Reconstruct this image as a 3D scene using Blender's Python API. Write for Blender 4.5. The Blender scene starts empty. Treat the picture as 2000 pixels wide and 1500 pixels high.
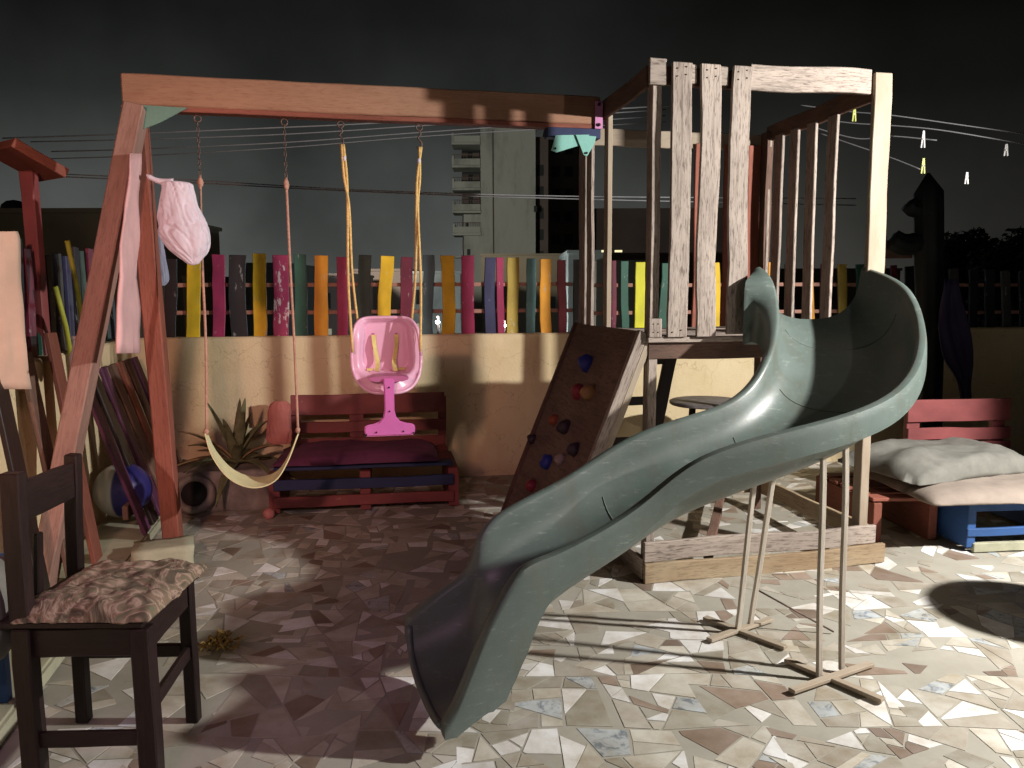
import bpy, bmesh, math, random
import numpy as np
from mathutils import Vector, Matrix, noise
random.seed(7)
S = bpy.context.scene
C = S.collection
# ------------------------------------------------------------------ camera
FPX, PITCH, ROLL, H = 1565.0, 0.1157, 0.0039, 1.45
cam = bpy.data.objects.new('camera', bpy.data.cameras.new('camera')); C.objects.link(cam)
S.camera = cam
cam.data.sensor_width = 36; cam.data.lens = 36*FPX/2000; cam.data.clip_end = 600; cam.data.clip_start = .05
R0 = Vector((1, 0, 0)); U0 = Vector((0, math.sin(PITCH), math.cos(PITCH))); F0 = Vector((0, math.cos(PITCH), -math.sin(PITCH)))
RR = math.cos(ROLL)*R0 - math.sin(ROLL)*U0; UU = math.sin(ROLL)*R0 + math.cos(ROLL)*U0
m = Matrix((RR, UU, -F0)).transposed().to_4x4(); m.translation = (0, 0, H)
cam.matrix_world = m
# ------------------------------------------------------------------ night sky
w = bpy.data.worlds.new('World'); S.world = w; w.use_nodes = True
nt = w.node_tree; nt.nodes.clear()
tc = nt.nodes.new('ShaderNodeTexCoord'); sx = nt.nodes.new('ShaderNodeSeparateXYZ')
nt.links.new(tc.outputs['Generated'], sx.inputs[0])
rz = nt.nodes.new('ShaderNodeValToRGB'); nt.links.new(sx.outputs['Z'], rz.inputs[0])
e = rz.color_ramp.elements
e[0].position = 0.0; e[0].color = (.105, .111, .105, 1)
e[1].position = .42; e[1].color = (.0052, .0054, .0053, 1)
q = e.new(.10); q.color = (.068, .073, .069, 1)
q = e.new(.21); q.color = (.022, .0238, .0225, 1)
q = e.new(.30); q.color = (.0105, .0112, .0106, 1)
rx = nt.nodes.new('ShaderNodeValToRGB'); mr = nt.nodes.new('ShaderNodeMapRange')
mr.inputs['From Min'].default_value = -1; mr.inputs['From Max'].default_value = 1
nt.links.new(sx.outputs['X'], mr.inputs['Value']); nt.links.new(mr.outputs[0], rx.inputs[0])
e = rx.color_ramp.elements
e[0].position = .2; e[0].color = (.95, .95, .95, 1); e[1].position = .78; e[1].color = (.22, .2, .19, 1)
q = e.new(.52); q.color = (.95, .95, .95, 1); q = e.new(.62); q.color = (.45, .42, .4, 1)
ns = nt.nodes.new('ShaderNodeTexNoise'); ns.inputs['Scale'].default_value = 4.5; ns.inputs['Detail'].default_value = 5
nt.links.new(tc.outputs['Generated'], ns.inputs['Vector'])
nm = nt.nodes.new('ShaderNodeMapRange'); nm.inputs['From Min'].default_value = .3; nm.inputs['From Max'].default_value = .7; nm.inputs['To Min'].default_value = .62; nm.inputs['To Max'].default_value = 1.38
nt.links.new(ns.outputs[0], nm.inputs['Value'])
mx = nt.nodes.new('ShaderNodeMix'); mx.data_type = 'RGBA'; mx.blend_type = 'MULTIPLY'; mx.inputs[0].default_value = 1
nt.links.new(rz.outputs[0], mx.inputs[6]); nt.links.new(rx.outputs[0], mx.inputs[7])
bg = nt.nodes.new('ShaderNodeBackground'); out = nt.nodes.new('ShaderNodeOutputWorld')
nt.links.new(mx.outputs[2], bg.inputs[0]); nt.links.new(nm.outputs[0], bg.inputs[1]); nt.links.new(bg.outputs[0], out.inputs[0])
S.view_settings.view_transform = 'Standard'; S.view_settings.look = 'None'; S.view_settings.gamma = 1; S.view_settings.exposure = 0
# ------------------------------------------------------------------ lamps of the terrace, plus a pink fill
def lamp(name, loc, power, col, r=.05, kind='POINT', aim=None, spot=60, blend=.5):
    l = bpy.data.lights.new(name, kind); l.energy = power; l.color = col; l.shadow_soft_size = r
    o = bpy.data.objects.new(name, l); C.objects.link(o); o.location = loc
    if kind == 'SPOT':
        l.spot_size = math.radians(spot); l.spot_blend = blend
    if aim is not None:
        o.rotation_euler = (Vector(aim)-Vector(loc)).to_track_quat('-Z', 'Y').to_euler()
    return o
lamp('terrace_floodlight', (3.61, 2.60, 2.32), 950, (1, .972, .92), .05, 'SPOT', (2.61, 2.60, 2.08), 153, .12)
lamp('house_lamp', (3.2, -.6, 2.5), 95, (1, .88, .78), .05, 'SPOT', (0, 3.6, .6), 56, .3)
lamp('warm_lamp', (-1.15, -.1, 2.2), 330, (1, .52, .38), .09, 'SPOT', (-2.05, 5.6, 1.15), 50, .9)
lamp('pink_fill', (-.9, .1, 2.3), 92, (.84, .47, .68), .35, 'SPOT', (-1.45, 4.0, .3), 60, .6)  # added magenta fill for the shaded left side, no fixture behind it
# ------------------------------------------------------------------ pixel -> world helpers (to read sizes off the photograph)
def ray(x, y):
    return ((x-1000)/FPX)*RR + ((750-y)/FPX)*UU + F0
def G(x, y, z=0):
    r = ray(x, y); return Vector((0, 0, H)) + r*((z-H)/r.z)
def D(x, y, d):
    r = ray(x, y); return Vector((0, 0, H)) + r*(d/r.y)
def PL(x, y, o, n):
    c = Vector((0, 0, H)); r = ray(x, y); return c + r*((Vector(o)-c).dot(n)/r.dot(n))
A0 = .2164
TU = Vector((math.cos(A0), math.sin(A0), 0)); TV = Vector((-math.sin(A0), math.cos(A0), 0)); TO = Vector((.6595, 3.874, 0)); ZZ = Vector((0, 0, 1))
def T(u, v, z): return TO + TU*u + TV*v + ZZ*z
# ------------------------------------------------------------------ materials
def newmat(name, rough=.7, spec=.3):
    m = bpy.data.materials.new(name); m.use_nodes = True
    b = m.node_tree.nodes['Principled BSDF']; b.inputs['Roughness'].default_value = rough
    b.inputs['Specular IOR Level'].default_value = spec
    return m, m.node_tree, b
def N(nt, t, **k):
    n = nt.nodes.new(t)
    for a, v in k.items(): n.inputs[a].default_value = v
    return n
def coords(nt, scale=(1, 1, 1)):
    tc = nt.nodes.new('ShaderNodeTexCoord'); oi = nt.nodes.new('ShaderNodeObjectInfo')
    ml = nt.nodes.new('ShaderNodeVectorMath'); ml.operation = 'MULTIPLY'; ml.inputs[1].default_value = (37.1, 17.3, 29.7)
    nt.links.new(oi.outputs['Random'], ml.inputs[0])
    ad = nt.nodes.new('ShaderNodeVectorMath'); ad.operation = 'ADD'
    sc = nt.nodes.new('ShaderNodeVectorMath'); sc.operation = 'MULTIPLY'; sc.inputs[1].default_value = scale
    nt.links.new(tc.outputs['Object'], sc.inputs[0])
    nt.links.new(sc.outputs[0], ad.inputs[0]); nt.links.new(ml.outputs[0], ad.inputs[1])
    return ad.outputs[0]
def ramp(nt, src, stops):
    r = nt.nodes.new('ShaderNodeValToRGB'); el = r.color_ramp.elements
    el[0].position, el[0].color = stops[0][0], (*stops[0][1], 1)
    el[1].position, el[1].color = stops[-1][0], (*stops[-1][1], 1)
    for p, c in stops[1:-1]:
        x = el.new(p); x.color = (*c, 1)
    nt.links.new(src, r.inputs[0]); return r
def mixc(nt, f, a, b, mode='MIX'):
    x = nt.nodes.new('ShaderNodeMix'); x.data_type = 'RGBA'; x.blend_type = mode
    for s, i in ((f, 0), (a, 6), (b, 7)):
        if hasattr(s, 'links'): nt.links.new(s, x.inputs[i])
        elif i == 0: x.inputs[0].default_value = s
        else: x.inputs[i].default_value = (*s, 1)
    return x.outputs[2]
def bump(nt, b, src, d=.004, s=.6):
    bp = nt.nodes.new('ShaderNodeBump'); bp.inputs['Strength'].default_value = s; bp.inputs['Distance'].default_value = d
    nt.links.new(src, bp.inputs['Height']); nt.links.new(bp.outputs[0], b.inputs['Normal'])
def wood(name, c1, c2, streak=(.08, .06, .05), amt=.5, rough=.75, g=1.0):
    m, nt, b = newmat(name, rough, .25)
    v = coords(nt, (60*g, 60*g, 3.2*g))
    n1 = N(nt, 'ShaderNodeTexNoise', Scale=1.0, Detail=8.0, Roughness=.65); nt.links.new(v, n1.inputs['Vector'])
    v2 = coords(nt, (5, 5, 2.2)); n2 = N(nt, 'ShaderNodeTexNoise', Scale=1.0, Detail=4.0); nt.links.new(v2, n2.inputs['Vector'])
    base = ramp(nt, n2.outputs[0], [(.35, c1), (.65, c2)])
    v3 = coords(nt, (130, 130, 16)); n3 = N(nt, 'ShaderNodeTexNoise', Scale=1.0, Detail=3.0, Roughness=.7); nt.links.new(v3, n3.inputs['Vector'])
    f = ramp(nt, n3.outputs[0], [(.50, (0, 0, 0)), (.66, (amt,)*3)])
    f2 = ramp(nt, n1.outputs[0], [(.50, (0, 0, 0)), (.75, (amt*.9,)*3)])
    c = mixc(nt, f.outputs[0], base.outputs[0], streak); c = mixc(nt, f2.outputs[0], c, streak)
    oi = nt.nodes.new('ShaderNodeObjectInfo'); mr = nt.nodes.new('ShaderNodeMapRange'); mr.inputs['To Min'].default_value = .82; mr.inputs['To Max'].default_value = 1.12
    nt.links.new(oi.outputs['Random'], mr.inputs['Value'])
    hs = nt.nodes.new('ShaderNodeHueSaturation'); nt.links.new(mr.outputs[0], hs.inputs['Value']); nt.links.new(c, hs.inputs['Color'])
    nt.links.new(hs.outputs[0], b.inputs['Base Color'])
    bump(nt, b, n1.outputs[0], .003, .6)
    return m
def painted(name, col, wear=.25, under=(.5, .36, .28), rough=.6):
    m, nt, b = newmat(name, rough, .35)
    v = coords(nt, (26, 26, 9)); n = N(nt, 'ShaderNodeTexNoise', Scale=1.0, Detail=9.0, Roughness=.72); nt.links.new(v, n.inputs['Vector'])
    t = .72 - wear*.28
    f = ramp(nt, n.outputs[0], [(t, (0, 0, 0)), (t+.02, (1, 1, 1))])
    v2 = coords(nt, (7, 7, 4)); n2 = N(nt, 'ShaderNodeTexNoise', Scale=1.0, Detail=5.0); nt.links.new(v2, n2.inputs['Vector'])
    c0 = ramp(nt, n2.outputs[0], [(.3, tuple(x*.72 for x in col)), (.7, tuple(min(1, x*1.15) for x in col))])
    c = mixc(nt, f.outputs[0], c0.outputs[0], under)
    nt.links.new(c, b.inputs['Base Color']); bump(nt, b, n.outputs[0], .002, .5)
    return m
def render_mat(name, col):
    m, nt, b = newmat(name, .9, .2)
    v = coords(nt, (.35, .35, .12)); n = N(nt, 'ShaderNodeTexNoise', Scale=1.0, Detail=9.0, Roughness=.7); nt.links.new(v, n.inputs['Vector'])
    c = ramp(nt, n.outputs[0], [(.35, tuple(x*.6 for x in col)), (.5, col), (.7, tuple(x*1.1 for x in col))]); nt.links.new(c.outputs[0], b.inputs['Base Color']); return m
def plain(name, col, rough=.6, var=.18, scale=8, metal=0, bmp=.0015, spec=.35, det=6.0):
    m, nt, b = newmat(name, rough, spec); b.inputs['Metallic'].default_value = metal
    v = coords(nt, (scale,)*3); n = N(nt, 'ShaderNodeTexNoise', Scale=1.0, Detail=det, Roughness=.6); nt.links.new(v, n.inputs['Vector'])
    c = ramp(nt, n.outputs[0], [(.3, tuple(x*(1-var) for x in col)), (.7, tuple(min(1, x*(1+var)) for x in col))])
    nt.links.new(c.outputs[0], b.inputs['Base Color'])
    v2 = coords(nt, (scale*9,)*3); n2 = N(nt, 'ShaderNodeTexNoise', Scale=1.0, Detail=3.0); nt.links.new(v2, n2.inputs['Vector'])
    if bmp: bump(nt, b, n2.outputs[0], bmp, .5)
    return m
def emis(name, col, s):
    m, nt, b = newmat(name); b.inputs['Base Color'].default_value = (*col, 1)
    b.inputs['Emission Color'].default_value = (*col, 1); b.inputs['Emission Strength'].default_value = s; return m
M = {}
M['pallet'] = wood('weathered_wood', (.43, .355, .305), (.31, .255, .22), (.10, .075, .062), .8)
M['polew'] = wood('whitish_pole_wood', (.60, .54, .46), (.48, .42, .35), (.25, .2, .15), .35)
M['legw'] = wood('pinkish_wood', (.40, .235, .19), (.30, .17, .135), (.16, .08, .06), .45)
M['pale'] = wood('pale_wood', (.40, .335, .26), (.30, .24, .18), (.28, .19, .12), .35)
M['brown'] = wood('brown_wood', (.20, .115, .085), (.12, .07, .052), (.04, .025, .02), .5)
M['base'] = wood('base_wood', (.46, .36, .24), (.33, .23, .14), (.12, .08, .05), .5)
M['beam'] = wood('beam_wood', (.43, .235, .15), (.33, .175, .11), (.22, .08, .05), .35)
M['redleg'] = wood('red_brown_wood', (.30, .10, .07), (.22, .075, .05), (.10, .03, .02), .4)
M['dark'] = wood('dark_wood', (.028, .016, .015), (.016, .010, .009), (.01, .006, .005), .5, .45)
M['slide'] = None
M['green'] = plain('green_enamel', (.10, .22, .18), .45, .1)
M['teal'] = plain('teal_enamel', (.22, .48, .42), .45, .1)
M['lilac'] = plain('lilac_enamel', (.55, .22, .42), .45, .1)
M['steel'] = plain('rusty_steel', (.12, .08, .065), .5, .35, 30, .5)
M['rope'] = plain('yellow_rope', (.62, .42, .16), .85, .25, 60)
M['pinkrope'] = plain('pale_rope', (.42, .24, .18), .85, .25, 60)
M['strap'] = plain('cream_strap', (.66, .62, .36), .5, .12, 12)
M['pink'] = plain('pink_plastic', (.68, .38, .52), .32, .06, 5, bmp=.0004, spec=.5)
M['hotpink'] = plain('magenta_plastic', (.60, .15, .44), .35, .08, 6, bmp=.0004, spec=.5)
M['pinkdeep'] = plain('deep_pink_plastic', (.42, .12, .26), .4, .06, 5, bmp=.0004)
M['hole'] = plain('dark_hole', (.01, .008, .01), .8)
M['belt'] = plain('yellow_belt', (.55, .47, .16), .7, .15, 30)
def plaster():
    m, nt, b = newmat('cream_plaster', .88, .2)
    v = coords(nt, (1.3,)*3); n = N(nt, 'ShaderNodeTexNoise', Scale=1.0, Detail=10.0, Roughness=.68); nt.links.new(v, n.inputs['Vector'])
    c = ramp(nt, n.outputs[0], [(.32, (.64, .50, .29)), (.5, (.73, .59, .37)), (.72, (.78, .66, .44))])
    v2 = coords(nt, (22, 22, 3)); n2 = N(nt, 'ShaderNodeTexNoise', Scale=1.0, Detail=8.0, Roughness=.7); nt.links.new(v2, n2.inputs['Vector'])
    f = ramp(nt, n2.outputs[0], [(.58, (0, 0, 0)), (.78, (.35,)*3)]); c2 = mixc(nt, f.outputs[0], c.outputs[0], (.42, .32, .19))
    v3 = coords(nt, (5,)*3); vo = N(nt, 'ShaderNodeTexVoronoi', Scale=.55); vo.feature = 'DISTANCE_TO_EDGE'
    dm = N(nt, 'ShaderNodeTexNoise', Scale=2.0, Detail=6.0); nt.links.new(v3, dm.inputs['Vector'])
    ad = nt.nodes.new('ShaderNodeVectorMath'); ad.operation = 'ADD'; nt.links.new(v3, ad.inputs[0]); nt.links.new(dm.outputs['Color'], ad.inputs[1]); nt.links.new(ad.outputs[0], vo.inputs['Vector'])
    f3 = ramp(nt, vo.outputs['Distance'], [(.0, (.55,)*3), (.006, (0, 0, 0))]); c3 = mixc(nt, f3.outputs[0], c2, (.22, .16, .09))
    nt.links.new(c3, b.inputs['Base Color'])
    v4 = coords(nt, (60,)*3); n4 = N(nt, 'ShaderNodeTexNoise', Scale=1.0, Detail=5.0); nt.links.new(v4, n4.inputs['Vector']); bump(nt, b, n4.outputs[0], .004, .7)
    return m
M['cream'] = plaster()
M['cloth_white'] = plain('white_cloth', (.60, .55, .62), .8, .08, 6)
M['cloth_blue'] = plain('pale_blue_cloth', (.26, .29, .38), .8, .1, 6)
M['cloth_pink'] = plain('pink_cloth', (.60, .36, .36), .85, .1, 6)
M['cloth_peach'] = plain('peach_cloth', (.46, .33, .25), .85, .1, 5)
M['cloth_indigo'] = plain('indigo_cloth', (.018, .013, .042), .85, .3, 5)
M['grey_cushion'] = plain('grey_canvas', (.17, .165, .145), .9, .16, 14)
M['beige_cushion'] = plain('beige_canvas', (.27, .22, .185), .9, .12, 12)
M['stick'] = plain('yellow_green_pole', (.34, .36, .04), .6, .25, 10)
M['blue'] = painted('blue_paint', (.03, .085, .24), .2, (.3, .25, .2))
M['navyp'] = painted('navy_paint_and_shade', (.02, .03, .09), .15, (.2, .15, .12))
M['redp'] = painted('red_paint', (.22, .055, .055), .2, (.4, .25, .2))
M['bluehold'] = plain('blue_resin', (.03, .04, .26), .5); M['redhold'] = plain('red_resin', (.28, .035, .05), .5)
M['yellowhold'] = plain('yellow_resin', (.40, .22, .08), .5); M['darkhold'] = plain('dark_resin', (.05, .03, .04), .5)
M['palehold'] = plain('pale_resin', (.30, .22, .20), .5); M['orangehold'] = plain('orange_resin', (.35, .09, .04), .5)
M['leaf'] = plain('agave_leaf', (.17, .175, .09), .5, .45, 12)
M['leafedge'] = plain('agave_dry_edge', (.30, .20, .10), .6, .4, 12)
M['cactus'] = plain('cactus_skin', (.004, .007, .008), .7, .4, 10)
M['stone'] = plain('grey_stone', (.22, .19, .17), .85, .3, 9, bmp=.006)
M['rubber'] = plain('black_rubber', (.02, .016, .018), .7, .3, 9)
M['conc'] = plain('pale_concrete', (.36, .35, .25), .9, .2, 6, bmp=.004)
M['whitepl'] = plain('white_plastic', (.30, .29, .29), .5, .05)
M['peg'] = plain('yellow_green_plastic', (.30, .32, .06), .5, .05)
M['cable'] = plain('grey_cable', (.45, .45, .47), .5, .1)
M['tin'] = plain('dull_metal', (.40, .38, .32), .4, .15, 20, .6)
M['bldg'] = render_mat('apartment_render', (.42, .43, .38))
M['bldg2'] = plain('brown_render', (.15, .115, .10), .9, .2, .3, bmp=0)
M['bldg3'] = plain('umber_render', (.16, .13, .09), .9, .2, .3, bmp=0)
M['shade'] = plain('dark_opening', (.015, .018, .018), .6, .2, 1, bmp=0)
M['warmwin'] = emis('lit_window', (1, .87, .5), 1.1); M['dimwin'] = emis('dim_lit_window', (.75, .72, .5), .16)
M['bulb'] = emis('street_lamp_glow', (.75, .9, 1), 30)
M['amber'] = emis('amber_lamp_glow', (1, .55, .2), 2.5)
M['linecord'] = plain('grey_cord', (.08, .08, .085), .6, .1)
M['plum'] = painted('plum_paint', (.10, .03, .075), .2, (.2, .12, .09))
# slide plastic
def slide_mat():
    m, nt, b = newmat('grey_green_plastic', .36, .5)
    v = coords(nt, (3, 3, 3)); n = N(nt, 'ShaderNodeTexNoise', Scale=1.0, Detail=8.0, Roughness=.62); nt.links.new(v, n.inputs['Vector'])
    c = ramp(nt, n.outputs[0], [(.25, (.080, .106, .095)), (.5, (.104, .134, .121)), (.8, (.140, .172, .157))])
    v2 = coords(nt, (14, 14, 60)); n2 = N(nt, 'ShaderNodeTexNoise', Scale=1.0, Detail=10.0, Roughness=.8); nt.links.new(v2, n2.inputs['Vector'])
    f = ramp(nt, n2.outputs[0], [(.56, (0, 0, 0)), (.72, (.45,)*3)])
    c2 = mixc(nt, f.outputs[0], c.outputs[0], (.42, .46, .42))
    v4 = coords(nt, (6, 6, 2)); n4 = N(nt, 'ShaderNodeTexNoise', Scale=1.0, Detail=12.0, Roughness=.75); nt.links.new(v4, n4.inputs['Vector'])
    f4 = ramp(nt, n4.outputs[0], [(.50, (0, 0, 0)), (.62, (.6,)*3)]); c2 = mixc(nt, f4.outputs[0], c2, (.10, .105, .085))
    nt.links.new(c2, b.inputs['Base Color'])
    rr = nt.nodes.new('ShaderNodeMapRange'); rr.inputs['To Min'].default_value = .27; rr.inputs['To Max'].default_value = .5
    nt.links.new(n2.outputs[0], rr.inputs['Value']); nt.links.new(rr.outputs[0], b.inputs['Roughness'])
    v3 = coords(nt, (240,)*3); n3 = N(nt, 'ShaderNodeTexNoise', Scale=1.0, Detail=2.0); nt.links.new(v3, n3.inputs['Vector'])
    bump(nt, b, n3.outputs[0], .0008, .5)
    return m
M['slide'] = slide_mat()
# ------------------------------------------------------------------ object helpers
W = {}
def wm(o): return W.get(o.name, Matrix.Identity(4))
def link(name, me, mat, parent=None, mw=None, smooth=False):
    o = bpy.data.objects.new(name, me); C.objects.link(o)
    mw = mw or Matrix.Identity(4)
    if mat is not None: me.materials.append(mat)
    if smooth:
        for p in me.polygons: p.use_smooth = True
    o.matrix_basis = mw
    if parent is not None:
        o.parent = parent; o.matrix_parent_inverse = wm(parent).inverted()
    W[o.name] = mw
    return o
def thing(name, label, cat, loc=(0, 0, 0), group=None):
    o = bpy.data.objects.new(name, None); C.objects.link(o); o.location = loc; o.empty_display_size = .1
    o['label'] = label; o['category'] = cat
    if group: o['group'] = group
    W[o.name] = Matrix.Translation(Vector(loc)); return o
def tag(o, label, cat, group=None):
    o['label'] = label; o['category'] = cat
    if group: o['group'] = group
    return o
def struct(o, kind='structure'):
    o['kind'] = kind; return o
def bm2me(bm, name='mesh'):
    me = bpy.data.meshes.new(name); bmesh.ops.recalc_face_normals(bm, faces=bm.faces); bm.to_mesh(me); bm.free(); return me
def box_bm(bm, sx, sy, sz, c=(0, 0, 0), mat=None, bev=0):
    r = bmesh.ops.create_cube(bm, size=1)
    mt = Matrix.Translation(Vector(c)) @ Matrix.Diagonal((sx, sy, sz, 1))
    if mat is not None: mt = mat @ mt
    bmesh.ops.transform(bm, matrix=mt, verts=r['verts'])
    return r['verts']
def plank(name, a, b, w_, t_, wdir, mat, parent=None, bev=.003, warp=.0, holes=()):
    """a board from a to b, w_ wide along wdir and t_ thick"""
    a = Vector(a); b = Vector(b); z = (b-a); L = z.length; z.normalize()
    x = Vector(wdir); x = (x - z*x.dot(z)).normalized(); y = z.cross(x)
    mw = Matrix((x, y, z)).transposed().to_4x4(); mw.translation = (a+b)/2
    bm = bmesh.new(); n = max(2, int(L/.12))
    box_bm(bm, w_, t_, L)
    es = [e for e in bm.edges if abs(e.verts[0].co.z-e.verts[1].co.z) > L*.5]
    bmesh.ops.subdivide_edges(bm, edges=es, cuts=n)
    sd = random.random()*100
    for v in bm.verts:
        k = v.co.z*2.2
        v.co.x += (noise.noise((k, sd, 0))*.012*(.2 if w_ > .12 else 1) + noise.noise((k*4, sd, v.co.x*20))*.004)*min(1, w_/.08)*(1+warp)
        v.co.y += (noise.noise((k, sd, 9))*.006)*(.4 if w_ > .12 else 1)*(1+warp)
    if bev: 
        ed = [e for e in bm.edges if len(e.link_faces) == 2 and e.calc_face_angle(0) > .8]
        bmesh.ops.bevel(bm, geom=ed, offset=min(bev, t_*.25, w_*.25), segments=1, affect='EDGES')
    return link(name, bm2me(bm), mat, parent, mw)
def tube_bm(bm, pts, r, n=8, cap=True, flat=None):
    pts = [Vector(p) for p in pts]; rings = []; prev = None
    for i, p in enumerate(pts):
        t = (pts[min(i+1, len(pts)-1)]-pts[max(i-1, 0)]).normalized()
        if prev is None:
            up = Vector((0, 0, 1)) if abs(t.z) < .9 else Vector((1, 0, 0)); x = t.cross(up).normalized()
        else: x = (prev - t*prev.dot(t)).normalized()
        prev = x; y = t.cross(x); rr = r[i] if isinstance(r, (list, tuple)) else r
        rings.append([bm.verts.new(p + x*math.cos(2*math.pi*k/n)*rr + y*math.sin(2*math.pi*k/n)*rr) for k in range(n)])
    for a, b in zip(rings, rings[1:]):
        for k in range(n): bm.faces.new((a[k], a[(k+1) % n], b[(k+1) % n], b[k]))
    if cap: bm.faces.new(rings[0][::-1]); bm.faces.new(rings[-1])
def tube(name, pts, r, mat, parent=None, n=8):
    bm = bmesh.new(); tube_bm(bm, pts, r, n); return link(name, bm2me(bm), mat, parent, smooth=True)
def bent(pts, k=10):
    """catmull-rom through points"""
    P = [Vector(p) for p in pts]; P = [2*P[0]-P[1]] + P + [2*P[-1]-P[-2]]; o = []
    for i in range(1, len(P)-2):
        for j in range(k):
            t = j/k; a, b, c, d = P[i-1:i+3]
            o.append(.5*((2*b)+(c-a)*t+(2*a-5*b+4*c-d)*t*t+(3*b-a-3*c+d)*t**3))
    o.append(P[-2]); return o
def smooth_angle(o, ang=40):
    for p in o.data.polygons: p.use_smooth = True
    o.data.set_sharp_from_angle(angle=math.radians(ang))
def blob(name, c, r, mat, parent=None, amp=.15, f=6, sub=3, sq=0):
    bm = bmesh.new(); bmesh.ops.create_icosphere(bm, subdivisions=sub, radius=1); sd = random.random()*50
    for v in bm.verts:
        n = v.co.normalized(); k = 1+amp*noise.noise(n*f*.3+Vector((sd, 0, 0)))+amp*.4*noise.noise(n*f+Vector((0, sd, 0)))
        v.co = Vector((n.x*r[0], n.y*r[1], n.z*r[2]))*k
    return link(name, bm2me(bm), mat, parent, Matrix.Translation(Vector(c)), smooth=True)
def lathe(name, c, prof, mat, parent=None, n=32):
    bm = bmesh.new(); rings = []
    for r, z in prof: rings.append([bm.verts.new((r*math.cos(2*math.pi*k/n), r*math.sin(2*math.pi*k/n), z)) for k in range(n)])
    for a, b in zip(rings, rings[1:]):
        for k in range(n): bm.faces.new((a[k], a[(k+1) % n], b[(k+1) % n], b[k]))
    bm.faces.new(rings[0][::-1]); bm.faces.new(rings[-1])
    o = link(name, bm2me(bm), mat, parent, Matrix.Translation(Vector(c))); smooth_angle(o, 35); return o
# ------------------------------------------------------------------ ground
bm = bmesh.new(); bmesh.ops.create_grid(bm, x_segments=4, y_segments=4, size=150)
g = link('ground', bm2me(bm), plain('street_ground', (.03, .028, .025), .9, .3, .5), None, Matrix.Translation((0, 60, -11))); struct(g)
bm = bmesh.new(); box_bm(bm, 12.4, 13.6, .35, (1.2, 2.4, -.1756))
mm, nt, b = newmat('mortar', .85, .2)
v = coords(nt, (2.2,)*3); n1 = N(nt, 'ShaderNodeTexNoise', Scale=1.0, Detail=9.0, Roughness=.7); nt.links.new(v, n1.inputs['Vector'])
c = ramp(nt, n1.outputs[0], [(.3, (.29, .27, .225)), (.7, (.40, .375, .32))]); nt.links.new(c.outputs[0], b.inputs['Base Color'])
bump(nt, b, n1.outputs[0], .006, .4)
fl = link('terrace_floor', bm2me(bm), mm); struct(fl)
# broken tile mosaic: convex shards cut by random lines, then warped
def cut(poly, p, n):
    A, B = [], []
    for i in range(len(poly)):
        a, b = poly[i], poly[(i+1) % len(poly)]
        da = (a[0]-p[0])*n[0]+(a[1]-p[1])*n[1]; db = (b[0]-p[0])*n[0]+(b[1]-p[1])*n[1]
        if da >= 0: A.append(a)
        if da <= 0: B.append(a)
        if da*db < 0:
            t = da/(da-db); q = (a[0]+(b[0]-a[0])*t, a[1]+(b[1]-a[1])*t); A.append(q); B.append(q)
    return A, B
def area(p): return abs(sum(p[i][0]*p[(i+1) % len(p)][1]-p[(i+1) % len(p)][0]*p[i][1] for i in range(len(p))))/2
def cen(p): return (sum(q[0] for q in p)/len(p), sum(q[1] for q in p)/len(p))
rnd = random.Random(21)
def shards():
    out = []
    stack = []
    step = .34
    for i in range(-9, 17):
        for j in range(3, 26):
            x, y = i*step+rnd.uniform(-.02, .02), j*step-.2
            sh = (j % 2)*step*.5
            stack.append([(x+sh, y), (x+sh+step, y), (x+sh+step, y+step), (x+sh, y+step)])
    while stack:
        p = stack.pop(); a = area(p)
        lim = rnd.choice((.0045, .0085, .0125, .018, .025))
        if a < lim or len(p) < 3: out.append(p); continue
        c = cen(p)
        # cut across the longest direction with a random lean
        best = max(((p[i], p[j]) for i in range(len(p)) for j in range(i)), key=lambda s: (s[0][0]-s[1][0])**2+(s[0][1]-s[1][1])**2)
        th = math.atan2(best[1][1]-best[0][1], best[1][0]-best[0][0])+rnd.uniform(-.75, .75)
        off = rnd.uniform(-.28, .28)*math.sqrt(a)
        pt = (c[0]+math.cos(th)*off, c[1]+math.sin(th)*off)
        A, B = cut(p, pt, (math.cos(th), math.sin(th)))
        if len(A) > 2 and len(B) > 2: stack += [A, B]
        else: out.append(p)
    return out
def warp(x, y):
    k = 1.9
    return x+.10*noise.noise((x*k, y*k, 3)), y+.10*noise.noise((x*k, y*k, 17))
bm = bmesh.new(); cl = bm.loops.layers.float_color.new('tile')
PAL = [((.78, .775, .77), .27), ((.56, .53, .465), .19), ((.44, .405, .35), .24), ((.31, .24, .195), .10), ((.24, .185, .15), .03), ((.52, .555, .575), .06), ((.38, .355, .30), .20)]
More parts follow.
